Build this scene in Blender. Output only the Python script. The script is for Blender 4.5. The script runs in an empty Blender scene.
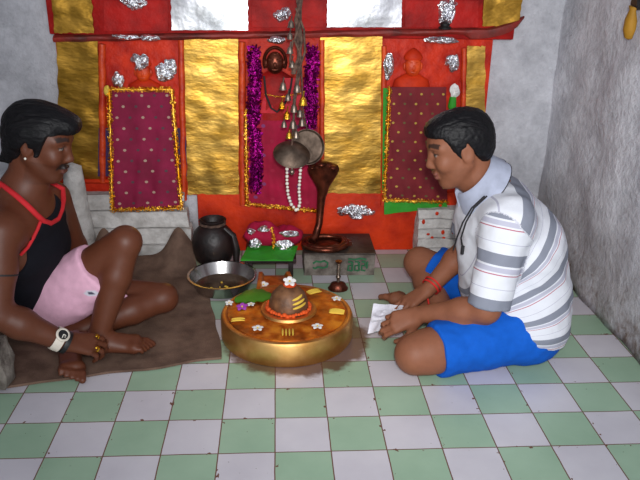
import bpy, bmesh, math, random
import numpy as np
from mathutils import Vector, Matrix, noise
random.seed(7)
C = bpy.context.scene.collection
PI = math.pi
# ------------------------------------------------------------------ camera
T = .15
CAM = np.array([.0772, -12.137, 8.07]) * T
YAW, PITCH, ROLL, F = .0643, .3775, .0183, 698.8
def _axes():
    cy, sy = math.cos(YAW), math.sin(YAW)
    f = np.array([sy*math.cos(PITCH), cy*math.cos(PITCH), -math.sin(PITCH)])
    r0 = np.array([cy, -sy, 0.]); u0 = np.cross(r0, f)
    return (math.cos(ROLL)*r0+math.sin(ROLL)*u0, -math.sin(ROLL)*r0+math.cos(ROLL)*u0, f)
CR, CU, CF = _axes()
def at(px, py, Y=1.1):
    """world point at depth Y (metres into the room) seen in that direction from where the photographer sat"""
    d = CF + CR*(px-320)/F - CU*(py-240)/F
    p = CAM + d*((Y-CAM[1])/d[1])
    return Vector(p)
def onfloor(px, py, z=0.):
    d = CF + CR*(px-320)/F - CU*(py-240)/F
    return Vector(CAM + d*((z-CAM[2])/d[2]))

# ------------------------------------------------------------------ materials
def srgb(r, g, b):
    f = lambda c: (c/255/12.92) if c/255 <= .04045 else ((c/255+.055)/1.055)**2.4
    return (f(r), f(g), f(b), 1)
class NT:
    def __init__(s, name):
        s.m = bpy.data.materials.new(name); s.m.use_nodes = True
        s.t = s.m.node_tree; s.p = s.t.nodes['Principled BSDF']
    def n(s, typ, **kw):
        o = s.t.nodes.new(typ)
        for k, v in kw.items():
            if k in o.inputs: o.inputs[k].default_value = v
            else: setattr(o, k, v)
        return o
    def l(s, a, b): s.t.links.new(a, b)
    def math(s, op, a, b=None, c=None):
        o = s.t.nodes.new('ShaderNodeMath'); o.operation = op
        for i, x in enumerate((a, b, c)):
            if x is None: continue
            if isinstance(x, (int, float)): o.inputs[i].default_value = x
            else: s.l(x, o.inputs[i])
        return o.outputs[0]
    def mix(s, fac, a, b, blend='MIX'):
        o = s.t.nodes.new('ShaderNodeMix'); o.data_type = 'RGBA'; o.blend_type = blend
        for i, x in ((0, fac), (6, a), (7, b)):
            if isinstance(x, (int, float, tuple)): o.inputs[i].default_value = x
            else: s.l(x, o.inputs[i])
        return o.outputs[2]
    def coord(s, kind='Object'):
        return s.t.nodes.new('ShaderNodeTexCoord').outputs[kind]
    def pos(s):
        return s.t.nodes.new('ShaderNodeNewGeometry').outputs['Position']
    def noise(s, vec, scale, detail=4, rough=.55):
        o = s.n('ShaderNodeTexNoise', Scale=scale, Detail=detail, Roughness=rough); s.l(vec, o.inputs['Vector']); return o.outputs['Fac']
    def ramp(s, fac, stops, const=False):
        o = s.t.nodes.new('ShaderNodeValToRGB'); r = o.color_ramp
        if const: r.interpolation = 'CONSTANT'
        while len(r.elements) < len(stops): r.elements.new(.5)
        for e, (p, c) in zip(r.elements, stops): e.position = p; e.color = c
        s.l(fac, o.inputs[0]); return o.outputs[0]
    def bump(s, h, strength=.4, dist=.004):
        o = s.n('ShaderNodeBump', Strength=strength, Distance=dist); s.l(h, o.inputs['Height']); s.l(o.outputs[0], s.p.inputs['Normal'])
    def set(s, **kw):
        for k, v in kw.items():
            k = k.replace('_', ' ')
            if isinstance(v, (int, float, tuple)): s.p.inputs[k].default_value = v
            else: s.l(v, s.p.inputs[k])
        return s
def scaled(nt, vec, sc):
    o = nt.n('ShaderNodeMapping'); o.inputs['Scale'].default_value = sc; nt.l(vec, o.inputs['Vector']); return o.outputs[0]
def mottled(name, c1, c2, scale=20, rough=.6, metal=0, bump=.3, bscale=60, bdist=.003, lo=.35, hi=.65, spec=.5):
    t = NT(name); v = t.pos()
    t.set(Base_Color=t.ramp(t.noise(v, scale), [(lo, c1), (hi, c2)]), Roughness=rough, Metallic=metal, Specular_IOR_Level=spec)
    if bump: t.bump(t.noise(v, bscale), bump, bdist)
    return t.m

def mat_floor():
    t = NT('floor_tiles'); v = t.pos()
    s = t.n('ShaderNodeSeparateXYZ'); t.l(v, s.inputs[0])
    wob = t.math('MULTIPLY', t.math('SUBTRACT', t.noise(v, 9, 2), .5), .02)
    x = t.math('ADD', t.math('DIVIDE', s.outputs[0], T), wob); y = t.math('ADD', t.math('DIVIDE', s.outputs[1], T), wob)
    par = t.math('PINGPONG', t.math('ADD', t.math('FLOOR', x), t.math('FLOOR', y)), 1)
    fx = t.math('PINGPONG', x, .5); fy = t.math('PINGPONG', y, .5)
    edge = t.math('MINIMUM', t.math('ABSOLUTE', fx), t.math('ABSOLUTE', fy))
    chip = t.math('MULTIPLY', t.math('GREATER_THAN', t.noise(v, 38, 3), .665), .05)
    g = t.math('LESS_THAN', edge, t.math('ADD', .011, chip))
    n = t.noise(v, 4, 5)
    white = t.ramp(n, [(.3, srgb(196, 192, 200)), (.7, srgb(214, 211, 217))])
    green = t.ramp(n, [(.3, srgb(146, 176, 150)), (.7, srgb(164, 192, 166))])
    spots = t.math('GREATER_THAN', t.noise(v, 70, 2), .745)
    base = t.mix(par, white, green)
    base = t.mix(t.math('MULTIPLY', spots, .7), base, srgb(80, 62, 52))
    # trodden dirt around the lingam base and further back
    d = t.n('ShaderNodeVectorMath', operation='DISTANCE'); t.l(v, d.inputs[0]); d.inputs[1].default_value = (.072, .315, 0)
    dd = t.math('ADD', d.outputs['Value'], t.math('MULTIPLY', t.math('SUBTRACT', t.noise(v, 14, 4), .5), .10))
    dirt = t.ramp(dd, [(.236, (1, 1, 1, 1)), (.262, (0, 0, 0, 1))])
    base = t.mix(g, base, srgb(112, 76, 62))
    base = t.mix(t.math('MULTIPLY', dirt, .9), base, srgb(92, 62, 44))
    film = t.math('MULTIPLY', t.ramp(s.outputs[1], [(.25, (0, 0, 0, 1)), (.9, (1, 1, 1, 1))]), t.noise(v, 6, 3))
    base = t.mix(t.math('MULTIPLY', film, .35), base, srgb(120, 105, 92))
    rg = t.math('ADD', t.math('MULTIPLY', g, .4), t.math('ADD', .28, t.math('MULTIPLY', t.noise(v, 12), .2)))
    t.set(Base_Color=base, Roughness=rg, Specular_IOR_Level=.35)
    t.bump(t.math('SUBTRACT', 1, g), .3, .002)
    return t.m
def mat_wall(name, c1, c2, dirty, zd=.22, side=False):
    t = NT(name); v = t.pos()
    s = t.n('ShaderNodeSeparateXYZ'); t.l(v, s.inputs[0])
    n1 = t.noise(v, 5, 6, .65); n2 = t.noise(v, 28, 5, .7)
    base = t.ramp(t.math('ADD', t.math('MULTIPLY', n1, .6), t.math('MULTIPLY', n2, .4)), [(.36, c1), (.62, c2)])
    h = t.math('ADD', s.outputs[2], t.math('MULTIPLY', t.math('SUBTRACT', n1, .5), .5))
    m = t.ramp(h, [(.02, (1, 1, 1, 1)), (zd, (.55, .55, .55, 1)), (min(.95, zd*2.4), (0, 0, 0, 1))])
    fac = t.math('MULTIPLY', m, t.ramp(n2, [(.35, (.25, .25, .25, 1)), (.65, (1, 1, 1, 1))]))
    base = t.mix(fac, base, dirty)
    if side:   # streak of red paint down the plaster
        ny = t.math('ABSOLUTE', t.math('SUBTRACT', t.math('ADD', s.outputs[1], t.math('MULTIPLY', n2, .02)), .275))
        k = t.math('MULTIPLY', t.math('LESS_THAN', ny, .006), t.math('MULTIPLY', t.math('GREATER_THAN', s.outputs[2], .72), t.math('LESS_THAN', s.outputs[2], .88)))
        base = t.mix(t.math('MULTIPLY', k, .8), base, srgb(150, 40, 40))
    t.set(Base_Color=base, Roughness=.85, Specular_IOR_Level=.2)
    t.bump(t.math('ADD', n1, t.math('MULTIPLY', n2, .6)), .7, .02)
    return t.m
def mat_foil(name, c1, c2, rough, bscale, bstr, bdist, stretch=(1, 1, 1)):
    t = NT(name); v = scaled(t, t.pos(), stretch)
    t.set(Base_Color=t.ramp(t.noise(v, 14), [(.35, c1), (.65, c2)]), Metallic=1., Roughness=rough)
    t.bump(t.math('ADD', t.noise(v, bscale, 3), t.math('MULTIPLY', t.noise(v, bscale*3, 2), .4)), bstr, bdist)
    return t.m
def mat_dots(name, c1, c2, da, db, sp=.05, rad=.14, sheen=.0):
    t = NT(name); uv = t.coord('UV')
    s = t.n('ShaderNodeSeparateXYZ'); t.l(uv, s.inputs[0])
    yv = t.math('DIVIDE', s.outputs[1], sp*.88); row = t.math('FLOOR', yv)
    xv = t.math('ADD', t.math('DIVIDE', s.outputs[0], sp), t.math('MULTIPLY', t.math('PINGPONG', row, 1), .5))
    fx = t.math('SUBTRACT', t.math('FRACT', xv), .5); fy = t.math('SUBTRACT', t.math('FRACT', yv), .5)
    r = t.math('SQRT', t.math('ADD', t.math('MULTIPLY', fx, fx), t.math('MULTIPLY', fy, fy)))
    dot = t.math('LESS_THAN', r, rad)
    alt = t.math('PINGPONG', t.math('ADD', t.math('FLOOR', xv), row), 1)
    wv = t.n('ShaderNodeTexWave', Scale=260., Distortion=1.); t.l(uv, wv.inputs['Vector'])
    base = t.ramp(t.noise(uv, 9), [(.35, c1), (.65, c2)])
    base = t.mix(t.math('MULTIPLY', dot, .85), base, t.mix(alt, da, db))
    t.set(Base_Color=base, Roughness=.75, Specular_IOR_Level=.3, Sheen_Weight=sheen)
    t.bump(t.noise(uv, 400, 2), .25, .001)
    return t.m
def mat_plain(name, c, rough=.6, metal=0., bscale=0, bstr=.3, bdist=.002, spec=.5):
    t = NT(name); v = t.pos()
    n = t.noise(v, 30)
    dk = tuple(x*.82 for x in c[:3])+(1,)
    t.set(Base_Color=t.ramp(n, [(.3, dk), (.6, c)]), Roughness=rough, Metallic=metal, Specular_IOR_Level=spec)
    if bscale: t.bump(t.noise(v, bscale), bstr, bdist)
    return t.m
def mat_attr(name, rough=.5, bscale=0, bstr=.2, bdist=.001, spec=.5, stretch=None):
    t = NT(name); a = t.n('ShaderNodeAttribute', attribute_name='Col'); v = t.coord()
    n = t.noise(v, 55, 4)
    t.set(Base_Color=t.mix(.25, a.outputs['Color'], t.mix(n, (.0, .0, .0, 1), a.outputs['Color'], 'MIX')), Roughness=rough, Specular_IOR_Level=spec)
    if bscale: t.bump(t.noise(scaled(t, v, stretch) if stretch else v, bscale), bstr, bdist)
    return t.m
def mat_shirt():
    t = NT('striped_shirt_cotton'); a = t.n('ShaderNodeAttribute', attribute_name='stripe')
    fr = t.math('FRACT', a.outputs['Fac'])
    W = srgb(212, 214, 222); G = srgb(128, 132, 145); L = srgb(176, 176, 192); R = srgb(172, 96, 112)
    c = t.ramp(fr, [(0, G), (.25, W), (.29, L), (.40, W), (.44, R), (.462, W), (.74, W), (.76, L), (.775, W)], True)
    v = t.coord()
    t.set(Base_Color=c, Roughness=.85, Specular_IOR_Level=.2)
    t.bump(t.math('ADD', t.noise(v, 14, 3), t.math('MULTIPLY', t.noise(v, 700, 1), .1)), .35, .012)
    return t.m
M = {}
M['floor'] = mat_floor()
M['wall_back'] = mat_wall('plaster_back', srgb(166, 166, 172), srgb(204, 204, 210), srgb(120, 105, 98), .10)
M['wall_right'] = mat_wall('plaster_right', srgb(176, 176, 182), srgb(224, 224, 230), srgb(112, 96, 86), .20, True)  # paler plaster: light missing on this grazing wall is put into the colour
M['wall_left'] = mat_wall('plaster_left', srgb(150, 150, 152), srgb(180, 180, 184), srgb(110, 95, 88), .2)
M['red'] = mottled('red_oxide_paint', srgb(160, 30, 12), srgb(214, 58, 18), 7, .6, 0, .6, 22, .01, .3, .62, .2)
M['crimson'] = mottled('crimson_paint', srgb(120, 14, 14), srgb(180, 26, 20), 9, .6, 0, .6, 26, .01, .3, .65, .2)
M['niche'] = mottled('orange_red_paint', srgb(158, 24, 16), srgb(214, 54, 26), 11, .55, 0, .7, 30, .012, .32, .62, .25)
M['orange'] = mottled('vermilion_paste', srgb(176, 40, 10), srgb(224, 78, 18), 14, .5, 0, .6, 50, .006)
M['dkred'] = mottled('dark_red_ledge', srgb(84, 30, 24), srgb(150, 40, 30), 10, .6, 0, .6, 40, .006)
M['gold'] = mat_foil('beaten_gold_foil', srgb(176, 132, 52), srgb(206, 164, 82), .40, 13, .34, .012, (.6, 1, 1.3))
M['golddk'] = mat_foil('shaded_gold_foil', srgb(150, 112, 40), srgb(186, 142, 60), .40, 13, .34, .012, (.6, 1, 1.3))  # darker copy of the gold foil, its weaker light put into the colour
M['silver'] = mat_foil('polished_silver_sheet', srgb(240, 240, 246), srgb(250, 250, 252), .34, 7, .22, .02)
M['foil'] = mat_foil('crumpled_silver_foil', srgb(226, 226, 232), srgb(250, 250, 252), .26, 60, .9, .01)
M['tinsel'] = mat_foil('gold_tinsel', srgb(214, 140, 20), srgb(250, 200, 80), .3, 120, .8, .004)
M['maroon'] = mat_dots('maroon_dotted_cloth', srgb(112, 10, 46), srgb(138, 18, 62), srgb(176, 150, 130), srgb(70, 62, 66), .05, .12)
M['maroon2'] = mat_dots('brown_maroon_dotted_cloth', srgb(104, 26, 34), srgb(128, 38, 44), srgb(190, 160, 70), srgb(96, 92, 52), .045, .12)
M['magenta'] = mat_dots('magenta_cloth', srgb(140, 8, 44), srgb(176, 16, 62), srgb(120, 60, 110), srgb(160, 30, 60), .07, .12)
M['purple'] = mat_plain('purple_cloth', srgb(56, 24, 76), .7, 0, 90)
M['purpletin'] = mat_foil('purple_tinsel', srgb(120, 10, 96), srgb(176, 28, 140), .3, 90, .9, .006)
M['dressred'] = mat_plain('red_pink_cloth', srgb(196, 22, 40), .7, 0, 60)
M['green'] = mat_plain('green_cloth', srgb(44, 150, 30), .7, 0, 200)
M['leaf'] = mat_plain('green_leaf', srgb(70, 130, 30), .45, 0, 60)
M['brass'] = mat_foil('worn_brass', srgb(206, 150, 80), srgb(230, 182, 112), .45, 20, .12, .004)
M['copper'] = mottled('dark_copper', srgb(74, 38, 28), srgb(126, 66, 48), 26, .36, .85, .4, 90, .003)
M['bellmetal'] = mottled('old_bell_metal', srgb(120, 106, 96), srgb(168, 152, 138), 24, .38, .9, .4, 80, .002)
M['gong'] = mottled('dull_brown_bronze', srgb(84, 70, 60), srgb(128, 110, 96), 24, .5, .85, .4, 80, .002)
M['steel'] = mottled('stainless_steel', srgb(165, 160, 158), srgb(205, 202, 200), 8, .24, 1., 0)
M['steelin'] = mottled('steel_brown_reflection', srgb(120, 92, 70), srgb(170, 140, 112), 18, .18, .85, .25, 40, .003)  # brownish reflection inside the dish, put into the colour
M['clay'] = mottled('sooty_clay', srgb(16, 10, 10), srgb(38, 22, 20), 16, .5, 0, .5, 50, .004)
M['mat'] = mottled('brown_jute', srgb(92, 72, 62), srgb(122, 98, 84), 12, .95, 0, .8, 220, .003, spec=.1)
M['white'] = mottled('lime_washed_brick', srgb(172, 168, 164), srgb(216, 213, 210), 14, .9, 0, .8, 40, .012, spec=.2)
M['stone'] = mottled('grey_stone', srgb(88, 80, 74), srgb(132, 124, 116), 20, .85, 0, .8, 60, .008, spec=.2)
M['stonedk'] = mottled('oily_stone_top', srgb(40, 32, 28), srgb(72, 60, 52), 16, .5, 0, .5, 60, .005)
M['greenpaint'] = mat_plain('green_paint', srgb(40, 104, 66), .7)
M['petal'] = mat_plain('white_petal', srgb(240, 238, 235), .5)
M['purplepetal'] = mat_plain('purple_petal', srgb(170, 70, 180), .5)
M['yellow'] = mat_plain('yellow_sandal_paste', srgb(226, 190, 70), .7)
M['yellowcloth'] = mat_plain('yellow_cloth', srgb(170, 122, 24), .7, 0, 60)
M['marigold'] = mat_plain('orange_marigold', srgb(220, 84, 20), .8, 0, 300)
M['cord'] = mottled('brown_cord', srgb(58, 40, 34), srgb(110, 84, 70), 60, .85, 0, .8, 160, .004)
M['bead'] = mat_plain('white_bead', srgb(232, 226, 214), .3)
M['black'] = mat_plain('black_rubber', srgb(16, 16, 18), .5)
M['blackcord'] = mat_plain('black_cord', srgb(28, 26, 30), .7)
M['redthread'] = mat_plain('red_thread', srgb(200, 30, 24), .8)
M['vestred'] = mat_plain('red_vest_binding', srgb(196, 24, 34), .8)
M['paper'] = mat_plain('white_paper', srgb(214, 212, 222), .7, 0, 50)
M['watchwhite'] = mat_plain('white_watch_strap', srgb(214, 204, 190), .5)
M['goldring'] = mat_plain('yellow_gold', srgb(236, 186, 60), .25, 1.)
M['skin'] = mat_attr('skin', .55, 220, .25, .001, .3)
M['skinoily'] = mat_attr('dark_skin', .48, 220, .25, .001, .35)
M['cloth'] = mat_attr('cotton_cloth', .85, 12, .3, .01, .2)
def mat_hair():
    t = NT('black_hair'); v = scaled(t, t.coord(), (22, 120, 60))
    t.set(Base_Color=t.ramp(t.noise(v, 1.6), [(.3, srgb(6, 6, 8)), (.7, srgb(20, 18, 21))]), Roughness=.5, Specular_IOR_Level=.22)
    t.bump(t.noise(v, 2.2, 3), .7, .004); return t.m
M['hair'] = mat_hair()
M['shirt'] = mat_shirt()
M['collar'] = mat_plain('pale_collar_cotton', srgb(168, 174, 194), .85)

# ------------------------------------------------------------------ object helpers
def link(name, me, m=None, parent=None, smooth=True):
    o = bpy.data.objects.new(name, me); C.objects.link(o)
    if m is not None:
        for x in (m if isinstance(m, (list, tuple)) else [m]): me.materials.append(M[x] if isinstance(x, str) else x)
    if parent is not None:
        o.parent = parent; o.matrix_parent_inverse = Matrix.Translation(-parent.location) if parent.parent is None else Matrix.Translation(-parent.matrix_basis.translation)
    if smooth:
        me.polygons.foreach_set('use_smooth', [True]*len(me.polygons))
    return o
def obj(name, bm, m, parent=None, smooth=True):
    bmesh.ops.recalc_face_normals(bm, faces=bm.faces)
    me = bpy.data.meshes.new(name); bm.to_mesh(me); bm.free()
    o = link(name, me, m, parent, smooth)
    if smooth and hasattr(me, 'set_sharp_from_angle'): me.set_sharp_from_angle(angle=math.radians(45))
    return o
def tag(o, label, cat, group=None):
    o['label'] = label; o['category'] = cat
    if group: o['group'] = group
    return o
def struct(o, ): o['kind'] = 'structure'; return o
def thing(name, label, cat, loc=(0, 0, 0), group=None):
    o = bpy.data.objects.new(name, None); C.objects.link(o); o.location = loc; o.empty_display_size = .05
    return tag(o, label, cat, group)
def V(*a): return Vector(a)
def add_box(bm, lo, hi, bev=0.):
    lo, hi = Vector(lo), Vector(hi)
    r = bmesh.ops.create_cube(bm, size=1, matrix=Matrix.Translation((lo+hi)/2) @ Matrix.Diagonal((*(hi-lo), 1)))
    if bev:
        es = list({e for v in r['verts'] for e in v.link_edges})
        bmesh.ops.bevel(bm, geom=es, offset=bev, segments=2, affect='EDGES', profile=.6)
def add_tube(bm, pts, rad, seg=8, cap=True):
    pts = [Vector(p) for p in pts]
    if not isinstance(rad, (list, tuple)): rad = [rad]*len(pts)
    rings = []; prev = None
    for i, p in enumerate(pts):
        d = (pts[min(i+1, len(pts)-1)]-pts[max(i-1, 0)]).normalized()
        a = prev if prev is not None else (V(0, 0, 1) if abs(d.z) < .9 else V(1, 0, 0))
        x = (a - d*a.dot(d)).normalized(); y = d.cross(x); prev = x
        rings.append([bm.verts.new(p+(x*math.cos(2*PI*k/seg)+y*math.sin(2*PI*k/seg))*rad[i]) for k in range(seg)])
    for a, b in zip(rings, rings[1:]):
        for k in range(seg): bm.faces.new((a[k], a[(k+1) % seg], b[(k+1) % seg], b[k]))
    if cap:
        bm.faces.new(rings[0][::-1]); bm.faces.new(rings[-1])
def add_lathe(bm, prof, c=(0, 0, 0), seg=40, sx=1., sy=1., ax=None, closed=False):
    c = Vector(c); rings = []
    R = V(0, 0, 1).rotation_difference(Vector(ax)).to_matrix() if ax is not None else Matrix.Identity(3)
    for r, z in prof:
        if r < 1e-5: rings.append([bm.verts.new(c+R @ V(0, 0, z))])
        else: rings.append([bm.verts.new(c+R @ V(r*sx*math.cos(2*PI*k/seg), r*sy*math.sin(2*PI*k/seg), z)) for k in range(seg)])
    for a, b in zip(rings, rings[1:]+([rings[0]] if closed else [])):
        for k in range(seg):
            k2 = (k+1) % seg
            if len(a) == 1 and len(b) == 1: continue
            if len(a) == 1: bm.faces.new((a[0], b[k2], b[k]))
            elif len(b) == 1: bm.faces.new((a[k], a[k2], b[0]))
            else: bm.faces.new((a[k], a[k2], b[k2], b[k]))
def add_ball(bm, c, r, sc=(1, 1, 1), seg=10):
    bmesh.ops.create_uvsphere(bm, u_segments=seg, v_segments=max(5, seg*2//3), radius=r, matrix=Matrix.Translation(c) @ Matrix.Diagonal((*sc, 1)))
def sheet(name, TL, TR, BR, BL, m, parent=None, nx=24, ny=40, th=.004, amp=.004, fs=18, fold=0., nf=4, edge=0., mats=None, seed=0, bulge=0.):
    """solid hanging sheet spanned by four corners, crumpled; UVs in metres"""
    TL, TR, BR, BL = map(Vector, (TL, TR, BR, BL))
    n = ((BL-TL).cross(TR-TL)).normalized()
    if n.y > 0: n = -n
    wm, hm = (TR-TL).length, (BL-TL).length
    bm = bmesh.new(); uvl = bm.loops.layers.uv.new('UVMap'); uv = {}
    def gridlayer(off):
        g = []
        for j in range(ny+1):
            row = []
            for i in range(nx+1):
                u, v = i/nx, j/ny
                p = (TL*(1-u)+TR*u)*(1-v)+(BL*(1-u)+BR*u)*v
                d = amp*noise.noise(p*fs+V(seed, 0, 0))+fold*math.sin(u*2*PI*nf+3*noise.noise(V(u*2, v*1.5, seed)))*(.3+.7*v)
                d += bulge*math.sin(PI*u)*math.sin(PI*v)
                if edge:
                    e = edge*noise.noise(V(u*9+seed, v*13, 3.1))
                    if i in (0, nx): p = p+(TR-TL).normalized()*e
                    if j in (0, ny): p = p+(TL-BL).normalized()*e
                vt = bm.verts.new(p+n*(max(d, -th*.2) if off else 0)+n*(th if off else 0))
                uv[vt] = (u*wm, (1-v)*hm); row.append(vt)
            g.append(row)
        return g
    f, b = gridlayer(1), gridlayer(0)
    for j in range(ny):
        for i in range(nx):
            bm.faces.new((f[j][i], f[j+1][i], f[j+1][i+1], f[j][i+1]))
            bm.faces.new((b[j][i], b[j][i+1], b[j+1][i+1], b[j+1][i]))
    for i in range(nx):
        bm.faces.new((f[0][i], f[0][i+1], b[0][i+1], b[0][i])); bm.faces.new((f[ny][i+1], f[ny][i], b[ny][i], b[ny][i+1]))
    for j in range(ny):
        bm.faces.new((f[j+1][0], f[j][0], b[j][0], b[j+1][0])); bm.faces.new((f[j][nx], f[j+1][nx], b[j+1][nx], b[j][nx]))
    for fc in bm.faces:
        for lp in fc.loops: lp[uvl].uv = uv[lp.vert]
    return obj(name, bm, m, parent)
def tinsel(name, pts, width, m, parent, dens=900, length=.012, seed=1):
    """fringe: many little twisted metallic slivers along a path, around a thin band"""
    rnd = random.Random(seed); bm = bmesh.new()
    pts = [Vector(p) for p in pts]
    for a, b in zip(pts, pts[1:]):
        L = (b-a).length; d = (b-a).normalized()
        add_tube(bm, [a, b], width*.22, 6)
        for _ in range(int(L*dens)):
            c = a+(b-a)*rnd.random()+V(rnd.uniform(-1, 1), rnd.uniform(-.5, .1), rnd.uniform(-1, 1))*width*.5
            q = V(rnd.gauss(0, 1), rnd.gauss(0, .6), rnd.gauss(0, 1)).normalized()*length*rnd.uniform(.5, 1)
            s = q.cross(V(rnd.gauss(0, 1), rnd.gauss(0, 1), rnd.gauss(0, 1))).normalized()*length*.22
            t3 = q.cross(s).normalized()*length*.06
            v = [bm.verts.new(c-q*.5-s), bm.verts.new(c-q*.5+s), bm.verts.new(c+q*.5+s*.6+t3), bm.verts.new(c+q*.5-s*.6+t3)]
            bm.faces.new(v); 
            w = [bm.verts.new(x.co+t3*.7) for x in v]; bm.faces.new(w[::-1])
            for k in range(4): bm.faces.new((v[k], w[k], w[(k+1) % 4], v[(k+1) % 4]))
    return obj(name, bm, m, parent, False)
def foil_lump(name, c, w, h, parent, label=None, cat=None, group=None, seed=0, d=.012, m='foil', lobes=None):
    """crumpled irregular foil pressed on the wall: domed blob(s) with a ragged outline"""
    bm = bmesh.new(); c = Vector(c)
    for (lx, lz, lw, lh) in (lobes or [(0, 0, 1, 1)]):
        seg, rg = 26, 7; cen = c+V(lx*w*.5, 0, lz*h*.5)
        top = bm.verts.new(cen+V(0, -d, 0)); bk = bm.verts.new(cen+V(0, .002, 0)); prev = None; rings = []
        for r in range(1, rg+1):
            ring = []
            for k in range(seg):
                a = 2*PI*k/seg; rr = r/rg
                j = 1+.35*noise.noise(V(math.cos(a)*1.6+seed+lx*5, math.sin(a)*1.6, seed*.7+lz))
                z = -d*(1-rr**2)*(1+.9*noise.noise(V(math.cos(a)*rr*3+seed, math.sin(a)*rr*3, 5.)))
                ring.append(bm.verts.new(cen+V(math.cos(a)*rr*j*w*lw*.5, z-.001, math.sin(a)*rr*j*h*lh*.5)))
            rings.append(ring)
        for k in range(seg): bm.faces.new((top, rings[0][k], rings[0][(k+1) % seg]))
        for a, b in zip(rings, rings[1:]):
            for k in range(seg): bm.faces.new((a[k], b[k], b[(k+1) % seg], a[(k+1) % seg]))
        for k in range(seg): bm.faces.new((bk, rings[-1][(k+1) % seg], rings[-1][k]))
    o = obj(name, bm, m, parent)
    if label: tag(o, label, cat, group)
    return o

# ------------------------------------------------------------------ the room
WB = 1.16   # back wall face
bm = bmesh.new(); add_box(bm, (-1.35, -2.6, -.06), (1.45, 1.3, 0)); struct(obj('floor', bm, 'floor', smooth=False))
def wallgrid(name, o, ux, uz, nu, nz, m, amp, thick):
    bm = bmesh.new(); o = Vector(o); ux = Vector(ux); uz = Vector(uz); n = ux.cross(uz).normalized(); g = []
    for j in range(nz+1):
        g.append([bm.verts.new(o+ux*i/nu+uz*j/nz+n*amp*noise.noise((o+ux*i/nu+uz*j/nz)*6)) for i in range(nu+1)])
    for j in range(nz):
        for i in range(nu): bm.faces.new((g[j][i], g[j][i+1], g[j+1][i+1], g[j+1][i]))
    me = bpy.data.meshes.new(name); bm.to_mesh(me); bm.free()
    ob = link(name, me, m); s = ob.modifiers.new('s', 'SOLIDIFY'); s.thickness = thick; s.offset = -1
    return struct(ob)
wallgrid('wall_back', (-1.35, WB, 0), (2.70, 0, 0), (0, 0, 2.2), 70, 60, 'wall_back', .012, .1)
wallgrid('wall_right', (1.2, 1.3, 0), (0, -3.9, 0), (0, 0, 2.2), 100, 60, 'wall_right', .016, .1)
wallgrid('wall_left', (-1.25, -2.6, 0), (0, 3.9, 0), (0, 0, 2.2), 80, 50, 'wall_left', .012, .1)

# ------------------------------------------------------------------ the red shrine
YS = 1.10
sh = thing('shrine', 'wide red-painted altar wall with ledge, niches and plinth at the back', 'shrine', (0.05, 1.12, 0))
zl = lambda x: .916+(x+.866)*.029       # the ledge climbs slightly to the right
bm = bmesh.new(); add_box(bm, (-.87, 1.108, .26), (.9, WB-.014, .93), .006); obj('back_panel', bm, 'niche', sh)
bm = bmesh.new(); add_box(bm, (-.34, 1.095, 0), (.9, WB-.014, .275), .01); obj('plinth', bm, 'red', sh)
bm = bmesh.new(); add_box(bm, (-.885, 1.095, .93), (.98, WB-.014, 1.36), .008); obj('upper_panel', bm, 'crimson', sh)
# ledge: tapered bar, rounded at the right end
bm = bmesh.new()
sec = [(0, -.022), (-.05, -.018), (-.062, -.004), (-.06, .006), (-.04, .014), (0, .02)]
rows = []
for i in range(61):
    x = -.866+i/60*1.884; k = .72 if x < .93 else .72*math.sqrt(max(.02, 1-((x-.93)/.086)**2))
    drop = 2.2 if x > .78 else 1
    rows.append([bm.verts.new((x, 1.112+dy*k+.004*noise.noise(V(x*9, j, 0)), zl(x)+1.6*max(0, x-.84)**2+dz*(drop if dz < 0 else 1)*k+.004*noise.noise(V(x*12, 7, j*.4)))) for j, (dy, dz) in enumerate(sec)])
for a, b in zip(rows, rows[1:]):
    for j in range(5): bm.faces.new((a[j], a[j+1], b[j+1], b[j]))
    bm.faces.new((a[5], a[0], b[0], b[5]))
bm.faces.new(rows[0]); bm.faces.new(rows[-1][::-1])
obj('ledge', bm, 'dkred', sh)
# niche frames around the side idols, vermilion posts beside the cloths
def post(px0, py0, px1, py1, w, m='orange', y=1.09):
    a, b = at(px0, py0, y), at(px1, py1, y)
    bm = bmesh.new(); n = 14
    pts = [a+(b-a)*i/n+V(.004*noise.noise(V(i*.7, px0, 0)), 0, 0) for i in range(n+1)]
    add_tube(bm, pts, [w*(.9+.2*noise.noise(V(i*.5, px0, 1))) for i in range(n+1)], 10)
    return obj('pillar', bm, m, sh)
for a in ((102, 44, 103, 182, .016), (181, 40, 184, 200, .014), (242, 42, 243, 205, .016), (322, 40, 322, 196, .012), (384, 46, 383, 205, .012), (464, 48, 463, 150, .012)): post(*a)
bm = bmesh.new(); p, q = at(60, 181, 1.09), at(186, 182, 1.09); add_tube(bm, [p, q], .01, 8); obj('lower_band', bm, 'red', sh)
for (x0, y0, x1, y1) in ((104, 1, 168, 31), (252, 1, 323, 27), (405, 1, 478, 27)):
    sheet('relief_panel', at(x0, y0, 1.09), at(x1, y0, 1.09), at(x1, y1, 1.09), at(x0, y1, 1.09), 'crimson', sh, 14, 8, .004, .004, 20)

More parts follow.
